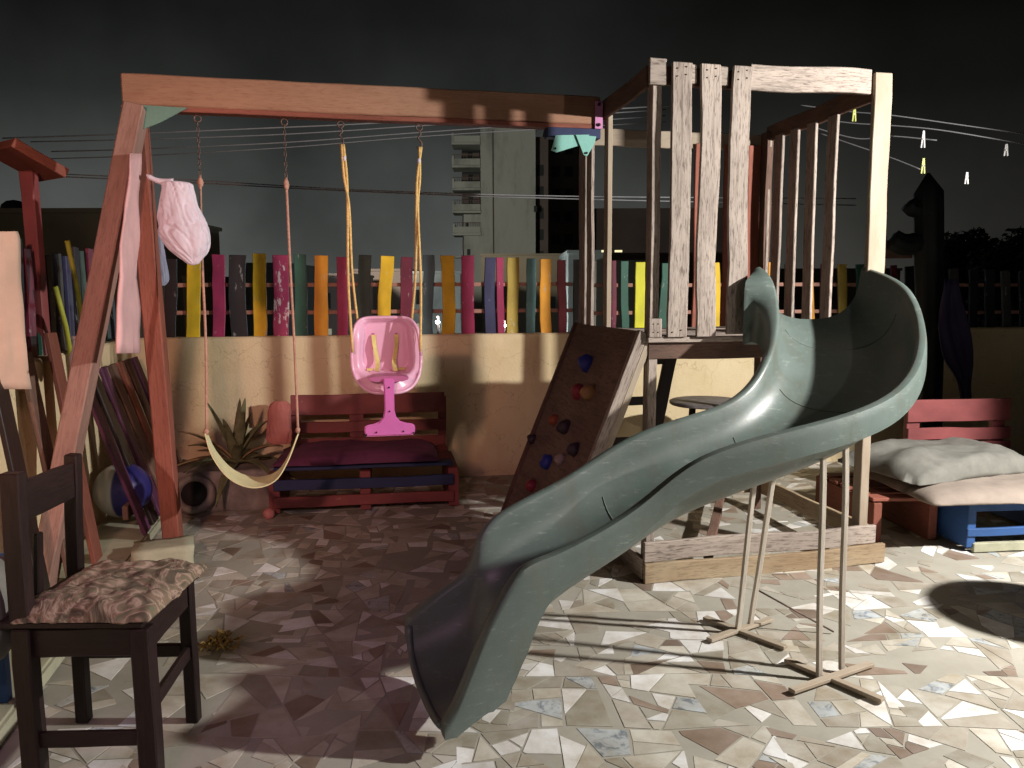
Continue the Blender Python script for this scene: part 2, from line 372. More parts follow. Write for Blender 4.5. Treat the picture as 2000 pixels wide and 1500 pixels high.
for p in shards():
    c = cen(p)
    if abs(c[0]-1) > 4.1+0 and False: continue
    d = noise.noise((c[0]*.9, c[1]*.9, 40))
    far = min(1, max(0, (c[1]-2.4)/1.8)); far = far if c[0] > 0 else far*.4
    if rnd.random() < .07+.5*max(0, d)+.30*far: continue            # bare mortar between
    s = rnd.random()*sum(x[1] for x in PAL)
    if c[0] < -.2 and rnd.random() < .3: s = .45
    for col, pw in PAL:
        s -= pw
        if s <= 0: break
    gap = rnd.uniform(.0022, .006); q = []
    r0 = math.sqrt(area(p)); k = max(.3, 1-2*gap/max(r0, .02))
    for x, y in p:
        x = c[0]+(x-c[0])*k; y = c[1]+(y-c[1])*k; q.append(warp(x, y))
    if q[0][0] < -4.8 or q[0][0] > 7 or q[0][1] > 8.8: continue
    hz = rnd.uniform(.0006, .0014)
    top = [bm.verts.new((x, y, hz)) for x, y in q]; bot = [bm.verts.new((x, y, -.004)) for x, y in q]
    br = rnd.uniform(.85, 1.1); blue = 1 if col[2] > .54 and col[0] < .55 else 0
    fs = [bm.faces.new(top)] + [bm.faces.new((bot[i], bot[(i+1) % len(q)], top[(i+1) % len(q)], top[i])) for i in range(len(q))]
    for f in fs:
        for l in f.loops: l[cl] = (col[0]*br, col[1]*br, col[2]*br, 1.0 if blue else 0.0)
mm, nt, b = newmat('broken_tile', .42, .4)
at = nt.nodes.new('ShaderNodeAttribute'); at.attribute_name = 'tile'
v = coords(nt, (16,)*3); n1 = N(nt, 'ShaderNodeTexNoise', Scale=1.0, Detail=6.0, Roughness=.65, Distortion=1.5); nt.links.new(v, n1.inputs['Vector'])
vv = ramp(nt, n1.outputs[0], [(.50, (0, 0, 0)), (.62, (1, 1, 1))])
f1 = nt.nodes.new('ShaderNodeMath'); f1.operation = 'MULTIPLY'; nt.links.new(at.outputs['Alpha'], f1.inputs[0]); nt.links.new(vv.outputs[0], f1.inputs[1])
c = mixc(nt, f1.outputs[0], at.outputs['Color'], (.21, .245, .29))
v2 = coords(nt, (5,)*3); n2 = N(nt, 'ShaderNodeTexNoise', Scale=1.0, Detail=8.0, Roughness=.7); nt.links.new(v2, n2.inputs['Vector'])
gr = ramp(nt, n2.outputs[0], [(.35, (.66, .60, .52)), (.62, (1, 1, 1))])
c = mixc(nt, 1.0, c, gr.outputs[0], 'MULTIPLY'); nt.links.new(c, b.inputs['Base Color'])
rr = nt.nodes.new('ShaderNodeMapRange'); rr.inputs['To Min'].default_value = .3; rr.inputs['To Max'].default_value = .75; nt.links.new(n2.outputs[0], rr.inputs['Value']); nt.links.new(rr.outputs[0], b.inputs['Roughness'])
me = bm2me(bm); ti = link('floor_tiles', me, mm); struct(ti)
# ------------------------------------------------------------------ walls
BW = .16                                                   # back wall slope in plan
def back(x, off=0): return Vector((x, 6.22 + BW*(x+.1) + off, 0))
BD = Vector((1, BW, 0)).normalized(); BN = Vector((-BD.y, BD.x, 0))
cor = back(-2.74)
def wallbox(name, a, b, z0, z1, th, mat, label, cat='wall'):
    a = Vector(a); b = Vector(b); d = (b-a).normalized(); n = Vector((-d.y, d.x, 0))
    bm = bmesh.new(); seg = int((b-a).length/.25)+1
    vs = []
    for i in range(seg+1):
        p = a+(b-a)*i/seg
        vs.append([bm.verts.new(p+n*s+ZZ*z) for s, z in ((0, z0), (0, z1-.012), (.012, z1), (th-.012, z1), (th, z1-.012), (th, z0))])
    for r, s in zip(vs, vs[1:]):
        for k in range(5): bm.faces.new((r[k], r[k+1], s[k+1], s[k]))
    bm.faces.new(vs[0]); bm.faces.new(vs[-1][::-1])
    for v in bm.verts: v.co += n*.006*noise.noise(v.co*1.7)
    return tag(link(name, bm2me(bm), mat), label, cat)
wallbox('garden_wall', cor, back(6.6), -.01, 1.12, .16, M['cream'], 'low cream plastered wall running across the back of the terrace', 'wall')
side_a = cor - BN*.003; side_b = side_a - TV*5.2
wallbox('side_wall', side_b, side_a, -.01, 1.125, .16, M['cream'], 'low cream plastered wall along the left side of the terrace', 'wall')
# picket fence on the back wall
FO = back(0, .075)
def fp(x, y): return PL(x, y, FO, BN)
fence = thing('picket_fence', 'fence of multicoloured painted pickets on top of the back wall', 'fence', back(0, .08)+ZZ*1.12)
PC = {'yellow': (.80, .52, .025), 'magenta': (.38, .035, .11), 'dark': (.022, .020, .024), 'green': (.03, .11, .075), 'orange': (.76, .33, .025),
      'grey green': (.05, .085, .065), 'maroon': (.16, .02, .045), 'slate blue': (.10, .17, .19), 'navy': (.045, .045, .11), 'olive': (.50, .37, .07),
      'light blue': (.16, .33, .33), 'pink': (.42, .10, .13), 'lime': (.70, .66, .03), 'grey': (.07, .07, .07)}
for k, cc in PC.items(): M['pk_'+k] = painted('picket_'+k.replace(' ', '_'), cc, .34, tuple(min(.6, x*.6+.22) for x in cc))
M['pk_peel'] = painted('picket_peeling', (.33, .035, .10), .55, (.62, .5, .5))
pk = [(334, 505, 24, 'dark'), (376, 500, 28, 'yellow'), (423, 497, 25, 'magenta'), (466, 498, 34, 'dark'), (508, 495, 28, 'yellow'), (551, 498, 32, 'peel'), (588, 497, 26, 'green'),
      (629, 499, 29, 'orange'), (667, 502, 22, 'magenta'), (711, 498, 27, 'grey green'), (752, 500, 28, 'yellow'), (793, 502, 26, 'maroon'), (837, 498, 24, 'slate blue'),
      (876, 499, 28, 'yellow'), (916, 499, 27, 'magenta'), (956, 503, 23, 'navy'), (978, 503, 15, 'magenta'), (1004, 503, 26, 'olive'), (1037, 505, 20, 'light blue'),
      (1068, 506, 24, 'orange'), (1098, 508, 18, 'pink'), (1128, 507, 20, 'grey'), (1190, 509, 26, 'maroon'), (1219, 510, 17, 'green'), (1249, 512, 22, 'lime'), (1296, 514, 20, 'green'),
      (1330, 512, 22, 'magenta'), (1365, 514, 22, 'grey'), (1398, 513, 22, 'yellow'), (1432, 513, 22, 'maroon'), (1468, 513, 20, 'dark'), (1506, 512, 22, 'orange'), (1542, 515, 20, 'grey'), (1578, 514, 21, 'orange'), (1612, 515, 22, 'maroon'), (1646, 516, 20, 'olive'),
      (1680, 516, 20, 'green'), (1715, 517, 22, 'maroon'), (1746, 518, 14, 'maroon'), (1780, 520, 20, 'dark'), (1830, 522, 24, 'dark'), (1866, 524, 22, 'grey'), (1900, 526, 20, 'dark'), (1932, 526, 22, 'dark'), (1966, 528, 20, 'grey'), (2000, 528, 22, 'dark')]
for x, y, wd, col in pk:
    a = fp(x, 653); a.z = 1.10; b = fp(x, y); wdt = wd/FPX*b.y*.9
    ln = random.uniform(-.012, .012)
    o = plank('picket', a, b+BD*ln, wdt, .022, BD, M['pk_'+col], fence, .003, .8)
    o['label'] = ('peeling crimson' if col == 'peel' else col) + ' painted picket'
for y in (557, 612):
    for (x0, x1) in ((322, 1120), (1130, 1700), (1705, 2060)):
        a = fp(x0, y)+BN*.03; b = fp(x1, y)+BN*.03; b.z = a.z
        plank('fence_rail', a, b, .03, .02, ZZ, M['pk_rail'] if 'pk_rail' in M else M.setdefault('pk_rail', wood('fence_rail_wood', (.50, .26, .20), (.38, .20, .15), (.2, .1, .08), .4)), fence)
# left side fence
sf = thing('side_fence', 'dark fence of old pickets on the left side wall', 'fence', side_a - TV*2+ZZ*1.12)
cols = ['dark', 'green', 'dark', 'maroon', 'grey green', 'dark', 'navy', 'grey', 'dark', 'green', 'maroon']
for i in range(22):
    p = side_a - TV*(.2+i*.155) - TU*.075
    hh = 1.70+random.uniform(-.05, .03)
    plank('picket', p+ZZ*1.1, p+ZZ*hh+TV*random.uniform(-.03, .03), .09+random.uniform(-.01, .015), .022, TV, M['pk_'+cols[i % 11]], sf, .003, .8)
for z in (1.26, 1.5):
    plank('fence_rail', side_a-TU*.1-TV*.1+ZZ*z, side_a-TU*.1-TV*3.7+ZZ*z, .03, .02, ZZ, M['pk_rail'], sf)
# ledge along the left wall
bm = bmesh.new(); box_bm(bm, .34, 4.6, .07, (0, 0, .035)); 
ed = bmesh.ops.bevel(bm, geom=bm.edges[:], offset=.012, segments=2, affect='EDGES')
mw = Matrix((TU, TV, ZZ)).transposed().to_4x4(); mw.translation = side_a - TV*2.35 + TU*.18 + ZZ*.004
tag(link('kerb', bm2me(bm), M['conc'], None, mw), 'low pale concrete ledge along the foot of the left wall', 'kerb')
# ------------------------------------------------------------------ play tower
tw = thing('play_tower', 'weathered wooden play tower with plank walls, platform and climbing ramp', 'play tower', TO)
def tp(name, a, b, w_, t_, wdir, mat, **k): return plank(name, T(*a), T(*b), w_, t_, wdir, mat, tw, **k)
tp('post', (.027, .035, 0), (.027, .035, 2.5), .046, .066, TU, M['pallet'])
tp('post', (1.235, .035, 0), (1.235, .035, 2.5), .05, .066, TU, M['pale'])
tp('post', (.018, .66, .0), (.018, .66, 2.4), .028, .06, TU, M['pale'])
tp('post', (.027, 1.12, 0), (.027, 1.12, 2.44), .05, .066, TU, M['pallet'])
tp('post', (1.235, 1.12, 0), (1.235, 1.12, 2.44), .05, .066, TU, M['brown'])
tp('header', (-.01, .016, 2.455), (1.26, .016, 2.455), .085, .03, ZZ, M['brown'])  # brown wood puts the shade of the set-back header into its colour
for a, b in ((-.022, .062), (.183, .213), (.332, .374), (.488, 1.142)):
    zr_ = 2.455 if b-a < .08 and a > 0 else 2.462; tp('top_rail', (a, -.014, zr_), (b, -.014, zr_), .118 if zr_ > 2.46 else .085, .022, ZZ, M['pallet'])
for a in (.128, .277, .436):
    tp('front_plank', (a-.002, -.037, 1.225+(.01 if a > .4 else 0)), (a+.004, -.037, 2.500), .1, .020, TU, M['pallet'], warp=.4)
tp('front_plank', (1.213, -.012, 1.23), (1.213, -.012, 2.515), .098, .022, TU, M['pale'])
tp('side_rail', (.0, .05, 2.45), (.0, 1.15, 2.42), .1, .022, ZZ, M['brown'])  # both side rails are browner, their shade is in the wood colour
tp('side_rail', (1.26, .03, 2.455), (1.26, 1.15, 2.43), .1, .022, ZZ, M['brown'])
tp('rear_rail', (.0, 1.16, 2.38), (1.27, 1.16, 2.38), .1, .022, ZZ, M['pale'])
for v in (.835, .955): tp('side_plank', (-.012, v+.045, 1.2), (-.012, v+.045, 2.33), .085, .02, TV, M['pallet'])
for v in (.385, .575, .765, .935, 1.08):
    tp('side_plank', (1.243, v+.047, 1.0), (1.243, v+.047, 2.405), .088, .018, TV, M['pallet'])
for u in (.80, 1.0, 1.16): tp('rear_plank', (u, 1.135, 1.2), (u, 1.135, 2.36), .09, .02, TU, M['redleg'])
for a in (.128, .277, .436):
    for z in (1.255, 2.44, 2.475):
        for du in (-.022, .022):
            q = T(a+du, -.047, z+du*.2); tube('nail', [q, q-TV*.002], .0035, M['steel'], tw, 6)
for z in (1.25, 1.29):
    for du in (-.012, .012):
        q = T(.025+du, -.033, z); tube('nail', [q, q-TV*.002], .0035, M['steel'], tw, 6)
# platform
for i in range(9):
    tp('deck_board', (.0, .07+i*.125, 1.205), (1.26, .07+i*.125, 1.205), .117, .022, TV, M['pallet'])
tp('front_joist', (.0, .012, 1.16), (1.27, .012, 1.16), .09, .035, ZZ, M['brown'])
tp('sill', (-.012, -.012, 1.212), (.60, -.012, 1.212), .026, .03, ZZ, M['pallet'])
tp('side_joist', (.0, .02, 1.15), (.0, 1.16, 1.15), .11, .03, ZZ, M['brown'])
tp('side_joist', (1.265, .02, 1.15), (1.265, 1.16, 1.15), .11, .03, ZZ, M['brown'])
tp('rear_joist', (.0, 1.17, 1.15), (1.26, 1.17, 1.15), .11, .03, ZZ, M['brown'])
tp('corner_block', (.025, -.018, 1.225), (.025, -.018, 1.315), .065, .03, TU, M['pallet'])
# base boards
tp('base_board', (-.012, -.013, .158), (1.295, -.013, .155), .098, .024, ZZ, M['pallet'])
tp('base_board', (-.014, -.024, .052), (1.345, -.024, .05), .1, .026, ZZ, M['base'])
tp('base_board', (-.005, .0, .06), (-.005, 1.17, .06), .11, .024, ZZ, M['pallet'])
tp('base_board', (1.262, .01, .155), (1.262, 1.17, .155), .1, .026, ZZ, M['base'])
tp('base_board', (.0, 1.175, .15), (1.27, 1.175, .15), .11, .024, ZZ, M['base'])
tp('cross_brace', (.35, .02, .10), (1.0, 1.14, .12), .05, .03, TU, M['brown'])
# climbing ramp
cp0, cp1, cp2 = T(-.022, .02, 1.25), T(-.52, .02, .01), T(-.022, 1.10, 1.25)
sl = (cp1-cp0).normalized(); cn = sl.cross(TV).normalized()
if cn.x > 0: cn = -cn
nb = 9
for i in range(nb):
    f0 = (i+.02)/nb; f1 = (i+.98)/nb
    c0 = cp0.lerp(cp1, (f0+f1)/2)
    if i == 0: ramp_o = plank('climbing_ramp', cp0.lerp(cp1, .5)+TV*.02, cp0.lerp(cp1, .5)+TV*1.04, (cp1-cp0).length, .018, sl, wood('ramp_ply', (.30, .20, .155), (.21, .135, .105), (.07, .045, .035), .6), tw)
plank('ramp_edge', cp0-TV*.012, cp1-TV*.012, .034, .05, TV, M['pallet'], tw)
plank('ramp_edge', cp0-TV*.004-cn*.045, cp1-TV*.004-cn*.045, .03, .035, TV, M['pale'], tw)
plank('ramp_edge', cp0+TV*1.06, cp1+TV*1.06, .034, .05, TV, M['brown'], tw)
for x, y, mt, r in ((1153, 712, 'bluehold', .05), (1136, 768, 'redhold', .045), (1158, 770, 'yellowhold', .045), (1088, 822, 'orangehold', .035), (1110, 836, 'darkhold', .045), (1075, 905, 'bluehold', .042), (1101, 900, 'palehold', .035),
                    (1045, 950, 'redhold', .04), (1085, 985, 'palehold', .03), (1128, 880, 'darkhold', .04), (1045, 860, 'darkhold', .035)):
    p = PL(x, y, cp0, cn)+cn*.02
    blob('climbing_hold', p, (r, r*.9, r), M[mt], ramp_o, .35, 5, 2)
# ------------------------------------------------------------------ slide
def spl(ys, ts):
    n = len(ys); h = 1/(n-1); import numpy as np
    y = np.array(ys, float); A = np.zeros((n, n)); b = np.zeros((n,)+y.shape[1:]); A[0, 0] = A[-1, -1] = 1
    for i in range(1, n-1):
        A[i, i-1] = A[i, i+1] = h; A[i, i] = 4*h; b[i] = 6*((y[i+1]-y[i])-(y[i]-y[i-1]))/h
    mm = np.linalg.solve(A, b); o = []
    for s in ts:
        i = min(int(s/h), n-2); a = ((i+1)*h-s)/h; c = (s-i*h)/h
        o.append(a*y[i]+c*y[i+1]+((a**3-a)*mm[i]+(c**3-c)*mm[i+1])*h*h/6)
    return np.array(o)
NS = 121; ts = [i/(NS-1) for i in range(NS)]
CC = spl([[1.513, 4.064], [1.553, 3.842], [1.473, 3.547], [1.272, 3.268], [0.964, 3.102], [0.589, 3.012], [0.304, 2.909], [0.026, 2.767], [-0.096, 2.711], [-0.31, 2.641]], ts)
ZF = spl([1.551, 1.427, 1.246, 1.089, .959, .86, .70, .575, .393, .25], ts); ZN = spl([1.555, 1.457, 1.24, 1.05, .954, .848, .687, .581, .505, .14], ts)
ZB = spl([1.302, 1.169, 1.017, .865, .745, .62, .485, .335, .15, .052], ts); WK = spl([.29, .279, .277, .264, .245, .225, .208, .203, .214, .26], ts)
sr = thing('slide', 'grey green plastic slide curving down from the tower to the floor', 'slide', (CC[60][0], CC[60][1], 0))
def sl_prof(i):
    t = ts[i]; w_ = WK[i]
    c = Vector((CC[i][0], CC[i][1], 0)); a = CC[max(i-1, 0)]; b2 = CC[min(i+1, NS-1)]
    d = Vector((b2[0]-a[0], b2[1]-a[1], 0)).normalized(); L = Vector((d.y, -d.x, 0))   # towards the far rim
    zf, zn, zb = ZF[i], ZN[i], ZB[i]
    en = max(0, (t-.93)/.07); kk = math.sqrt(1-.55*en*en); zf = zb+(zf-zb)*(.35+.65*kk); zn = zb+(max(zn, zb+.14)-zb)*math.sqrt(1-.86*en**1.6)
    P = []
    ex = max(0, 1-t/.16); ex = ex*ex*(3-2*ex)
    def side(s, zr):
        e2 = max(0, 1-t/.30) if s > 0 else 0; e2 = e2*e2*(3-2*e2)*min(1, t/.07); ex_ = ex*min(1, .15+t/.06)
        e3 = max(0, (t-.72)/.28) if s > 0 else 0; e4 = max(0, (t-.8)/.2)
        sk = .095+.10*ex+.16*e2 if s > 0 or t < .74 else float(np.interp(t, [.74, .775, .80, .825, .85, .875, .90, .925, .95, .975, 1], [.095, .12, .155, .205, .28, .325, .345, .30, .215, .12, .035]))
        sk = min(sk, max(.01, zr-.008)); ou = .040+.055*(ex_ if s > 0 else ex)+.085*e2+.045*e3*e3+.012*e4
        return [(s*(w_+.004), zr-.01), (s*(w_+.010), zr+.006), (s*(w_+.022), zr+.012), (s*(w_+.032+ou*.25), zr+.005), (s*(w_+ou+.006), zr-.010), (s*(w_+ou+.010), zr-.03), (s*(w_+ou+.012), zr-sk)], (s*(w_+ou+.004), zr-sk), (s*(w_+.024), zr-sk-.004), (s*(w_+.022), zr-.03)
    fa = side(1, zf); na = side(-1, zn)
    sec = []
    sec += [fa[1]] + fa[0][::-1]
    n = 22; e_ = 2.5
    for k in range(1, n):
        ph = math.pi*k/n; x = math.copysign(abs(math.cos(ph))**(2/e_), math.cos(ph)); y = abs(math.sin(ph))**(2/e_)
        zr = zf+(zn-zf)*k/n
        sec.append((x*w_, zr-.012-(zr-.012-zb)*y))
    sec += na[0] + [na[1]]
    sec += [na[2]]
    for k in range(n-1, 0, -1):
        ph = math.pi*k/n; x = math.copysign(abs(math.cos(ph))**(2/e_), math.cos(ph)); y = abs(math.sin(ph))**(2/e_)
        if y < .42: continue
        zr = zf+(zn-zf)*k/n
        sec.append((x*(w_+.018), zr-.012-(zr-.012-zb)*y-.022*y))
    sec += [fa[2]]
    return [c+L*s+ZZ*z for s, z in sec]
bm = bmesh.new(); rings = [[bm.verts.new(p) for p in sl_prof(i)] for i in range(NS)]
K = len(rings[0])
for a, b2 in zip(rings, rings[1:]):
    for k in range(K): bm.faces.new((a[k], a[(k+1) % K], b2[(k+1) % K], b2[k]))
bm.faces.new(rings[0]); bm.faces.new(rings[-1][::-1])
chute = link('chute', bm2me(bm), M['slide'], sr); smooth_angle(chute, 50)
ep = sl_prof(NS-1); tube('end_lip', [p+ZZ*.002 for p in ep[7:29]], .013, M['slide'], sr, 12)
for si in (3, 9, 15):
    pr = sl_prof(si); nr = sl_prof(si)[31]
    for q, d in ((pr[3], TU*-1), (pr[32 if len(pr) > 32 else -1], TU)):
        pass
    for q in (pr[4], pr[30+3]):
        d = (q-sum(pr, Vector())/len(pr)); d.z = 0; d.normalize(); tube('bolt', [q-ZZ*.02-d*.002, q-ZZ*.02+d*.005], .008, M['steel'], sr, 8)
# mould seams: thin raised ribs across the chute
for si in (14, 34, 52, 74):
    pr = sl_prof(si)[11:28]; bm = bmesh.new(); ctr = sum(pr, Vector())/len(pr)
    tube_bm(bm, [p+Vector((0, 0, .0005)) for p in pr], .0022, 5)
    link('mould_seam', bm2me(bm), M['slide'], sr, smooth=True)
# stands
def stand(feet, tops, bars, label):
    t = thing('slide_stand', label, 'stand', G(*feet[0]), 'pole stands under the slide')
    for (fx, fy), (tx, ty, d) in zip(feet, tops):
        a = G(fx, fy, .012); b = D(tx, ty, d)
        plank('pole', a, b, .019, .019, TU, M['polew'], t, .002)
    for p, q in bars:
        plank('foot_bar', G(*p, .016), G(*q, .016), .032, .014, Vector((G(*p)-G(*q)).cross(ZZ)), M['pale'], t, .002)
    return t
s1 = stand([(1440, 1232), (1465, 1222)], [(1476, 926, 3.20), (1514, 908, 3.22)], [((1385, 1250), (1506, 1209)), ((1376, 1207), (1535, 1264))], 'pair of thin wooden poles holding up the middle of the slide')
rod = tube('brace_rod', [D(1479, 1152, 3.3), G(1628, 1234, .01)], .004, M['steel'], s1)
s2 = stand([(1600, 1322), (1643, 1308)], [(1607, 884, 2.95), (1652, 868, 3.02)], [((1545, 1350), (1702, 1296)), ((1535, 1288), (1725, 1368))], 'pair of thin wooden poles holding up the upper bend of the slide')
# ------------------------------------------------------------------ swing frame
sw = thing('swing_frame', 'orange brown wooden swing beam on a splayed pair of legs', 'swing frame', T(-2.4, .66, 0))
plank('beam', T(-2.45, .705, 2.425), T(-.03, .705, 2.425), .148, .09, ZZ, M['beam'], sw, .006)
plank('beam_strip', T(-2.22, .70, 2.338), T(-.02, .70, 2.338), .075, .024, TV, M['redleg'], sw, .003)
plank('end_bracket', T(-.045, .648, 2.325), T(-.045, .648, 2.47), .045, .006, TU, M['lilac'], sw, .001)
for z in (2.345, 2.452):
    q = T(-.045, .643, z); tube('bolt', [q, q-TV*.008], .009, M['hole'], sw)
fl1 = plank('front_leg', T(-2.385, .655, 2.335), G(74, 1192, 0), .15, .09, TV, M['legw'], sw, .006)
plank('rear_leg', T(-2.42, .80, 2.40), T(-2.40, 1.04, .0), .12, .09, TV, M['redleg'], sw, .006)
plank('leg_strip', T(-2.44, .66, 2.24), T(-2.44, .66, 2.345), .05, .02, TV, M['beam'], sw, .002)
def prism(name, pts, th, n, mat, parent):
    bm = bmesh.new(); n = Vector(n).normalized(); a = [bm.verts.new(Vector(p)) for p in pts]; b = [bm.verts.new(Vector(p)+n*th) for p in pts]
    bm.faces.new(a); bm.faces.new(b[::-1])
    for i in range(len(a)): bm.faces.new((a[i], a[(i+1) % len(a)], b[(i+1) % len(a)], b[i]))
    return link(name, bm2me(bm), mat, parent)
prism('corner_plate', [T(-2.43, .655, 2.35), T(-2.15, .655, 2.345), T(-2.28, .655, 2.27), T(-2.36, .655, 2.235), T(-2.42, .655, 2.24)], .006, -TV, M['green'], sw)
prism('corner_plate', [T(-.29, .640, 2.28), T(-.10, .640, 2.29), T(-.145, .640, 2.235), T(-.285, .640, 2.19), T(-.315, .640, 2.20)], .006, -TV, M['teal'], sw)
prism('corner_plate', [T(-.18, .630, 2.285), T(-.065, .630, 2.28), T(-.075, .630, 2.24), T(-.115, .630, 2.175), T(-.135, .630, 2.18)], .006, -TV, M['teal'], sw)
plank('bracket_block', T(-.33, .69, 2.30), T(-.03, .69, 2.30), .055, .07, ZZ, M['navyp'], sw)  # navy here is the shade on the bracket, put into its colour
for q in (T(-.295, .628, 2.21), T(-.12, .621, 2.19)): tube('bolt', [q, q-TV*.006], .006, M['hole'], sw)
# ------------------------------------------------------------------ swings
def ring_pts(c, r, ax1, ax2, a0=0, a1=2*math.pi, n=18): return [Vector(c)+ax1*math.cos(a0+(a1-a0)*i/n)*r+ax2*math.sin(a0+(a1-a0)*i/n)*r for i in range(n+1)]
VS = .70
def hang(parent, u, z0, z1, mat, hook=True):
    """eye bolt, s-hook and chain from the beam at u"""
    tube('eye_bolt', ring_pts(T(u, VS, 2.305), .016, TU, ZZ), .0045, M['steel'], parent, 6)
    if hook:
        p = bent([T(u, VS, 2.29), T(u+.008, VS, 2.27), T(u-.006, VS, 2.25), T(u+.012, VS, 2.225), T(u+.004, VS, 2.195), T(u-.014, VS, 2.205)], 5)
        tube('hook', p, .005, M['steel'], parent, 6)
    else:
        bm = bmesh.new(); z = 2.29; i = 0
        while z > z1:
            ax = TU if i % 2 else TV
            tube_bm(bm, [T(u, VS, z)+ax*math.cos(a)*.006+ZZ*(math.sin(a)*.016-.012) for a in [k*math.pi/5 for k in range(11)]], .0022, 5, False); z -= .026; i += 1
        link('chain', bm2me(bm), M['steel'], parent, smooth=True)
bs = thing('belt_swing', 'cream strap swing seat sagging between two thin ropes', 'swing', T(-1.92, VS, .45))
for ut, ub, zb in ((-2.115, -2.145, .72), (-1.70, -1.685, .71)):
    hang(bs, ut, 0, 2.03, None, False)
    tube('rope', bent([T(ut, VS, 2.03), T(ut*.7+ub*.3, VS-.004, 1.6), T((ut+ub)/2+.004, VS, 1.2), T(ub, VS, zb)], 6), .0068, M['pinkrope'], bs, 8)
    blob('knot', T(ut, VS, 1.995), (.014, .014, .03), M['pinkrope'], bs, .3, 6, 2)
    blob('knot', T(ub, VS, zb+.01), (.013, .013, .018), M['pinkrope'], bs, .3, 6, 2)
# strap seat
bm = bmesh.new(); n = 28; cs = bent([T(-2.148, VS, .725), T(-2.11, VS, .61), T(-2.03, VS, .50), T(-1.92, VS, .45), T(-1.81, VS, .475), T(-1.74, VS, .57), T(-1.685, VS, .70)], 5)
rows = []
for i, p in enumerate(cs):
    f = i/(len(cs)-1); wd = .020+.055*math.sin(math.pi*f)**.6; tl = .35*math.sin(math.pi*f)*.03
    tg = (cs[min(i+1, len(cs)-1)]-cs[max(0, i-1)]).normalized(); nn = tg.cross(TV)
    rows.append([bm.verts.new(p+TV*wd*s+nn*th+ZZ*tl*s) for s, th in ((-1, .003), (0, .001), (1, .003), (1, -.003), (0, -.005), (-1, -.003))])
for a, b2 in zip(rows, rows[1:]):
    for k in range(6): bm.faces.new((a[k], a[(k+1) % 6], b2[(k+1) % 6], b2[k]))
bm.faces.new(rows[0]); bm.faces.new(rows[-1][::-1])
o = link('seat', bm2me(bm), M['strap'], bs); smooth_angle(o, 60)
# baby swing
by = thing('baby_swing', 'pink plastic toddler bucket swing hanging on doubled yellow ropes', 'swing', T(-1.21, VS, .9))
BT = lambda u, v, z: T(-1.213+u, VS+v, z)
for su in (-1, 1):
    ut = -1.213+su*.197-(0 if su > 0 else .01); hang(by, ut, 0, 2.2, None, True)
    t0 = T(ut+(.012 if su < 0 else 0), VS, 2.205)
    mid = BT(su*.183, 0, 1.88)
    tube('rope', bent([t0, t0.lerp(mid, .5)+TU*.006, mid, BT(su*.19-(.0), -.02, 1.5), BT(su*.178, -.055, 1.13)], 6), .0072, M['rope'], by, 8)
    tube('rope', bent([t0+TU*.010*su, t0.lerp(mid, .5)-TU*.008, mid-TU*su*.008, BT(su*.168, .03, 1.55), BT(su*.145, .065, 1.285)], 6), .0072, M['rope'], by, 8)
    tube('whipping', [t0.lerp(mid, .22)+ZZ*.012, t0.lerp(mid, .22)-ZZ*.012], .010, M['cloth_white'], by, 8)
# bucket shell: back plate, side wings and a forward front lip, given thickness
def sstep(a, b, x):
    x = min(1, max(0, (x-a)/(b-a))); return x*x*(3-2*x)
def b_outline(th):
    c, q = math.cos(th), math.sin(th)
    ex = 2/(5.5 if q > 0 else 3.4)
    x = math.copysign(abs(c)**ex, c); z = math.copysign(abs(q)**ex, q)
    zz = z*(.205 if z > 0 else .185)
    return x*(.184-.022*max(0, z)**1.5-.026*max(0, -z)**2), zz
BC = 1.105
bm = bmesh.new(); na_, ns_ = 72, 22; gr = []
def b_depth(th, t):
    q = math.sin(th); top = max(0, q); bot = max(0, -q); sd_ = 1-abs(q)
    a = .86*top**2+.48*bot**2+.70*(1-top**2-bot**2); e_ = a+.13
    rise = .035*top**2+.20*bot**2+.105*(1-top**2-bot**2)
    return .085-rise*sstep(a, e_, t)-.012*sstep(.9, 1, t)*(bot > .3)
for k in range(na_):
    th = 2*math.pi*k/na_; ox, oz = b_outline(th)
    gr.append([bm.verts.new(BT(ox*t, b_depth(th, t), BC+oz*t)) for t in [(.04+.96*i/ns_) for i in range(ns_+1)]])
for k in range(na_):
    a, b2 = gr[k], gr[(k+1) % na_]
    for i in range(ns_):
        bm.faces.new((a[i], a[i+1], b2[i+1], b2[i]))
bm.faces.new([r[0] for r in gr])
sh = link('bucket', bm2me(bm), M['pink'], by, smooth=True)
md = sh.modifiers.new('thickness', 'SOLIDIFY'); md.thickness = .010; md.offset = 0
rimp = [BT(b_outline(2*math.pi*k/72)[0], b_depth(2*math.pi*k/72, 1), BC+b_outline(2*math.pi*k/72)[1]) for k in range(73)]
tube('rim', rimp, .0095, M['pink'], by, 10)
# outer tub behind the lip
bm = bmesh.new(); rows = []
for k in range(73):
    th = 2*math.pi*k/72; ox, oz = b_outline(th); y1 = b_depth(th, 1)
    rows.append([bm.verts.new(BT(ox, y1, BC+oz)), bm.verts.new(BT(ox*.95, y1*.5+.05, BC+oz*.95)), bm.verts.new(BT(ox*.86, .11, BC+oz*.86))])
for a, b2 in zip(rows, rows[1:]):
    for k in range(2): bm.faces.new((a[k], a[k+1], b2[k+1], b2[k]))
bmesh.ops.remove_doubles(bm, verts=bm.verts, dist=.0001)
link('tub', bm2me(bm), M['pinkdeep'], by, smooth=True)
for su in (-1, 1):
    plank('belt_slot', BT(su*.062, .079, 1.135), BT(su*.062, .079, 1.225), .014, .006, TU, M['pinkdeep'], by, .001)
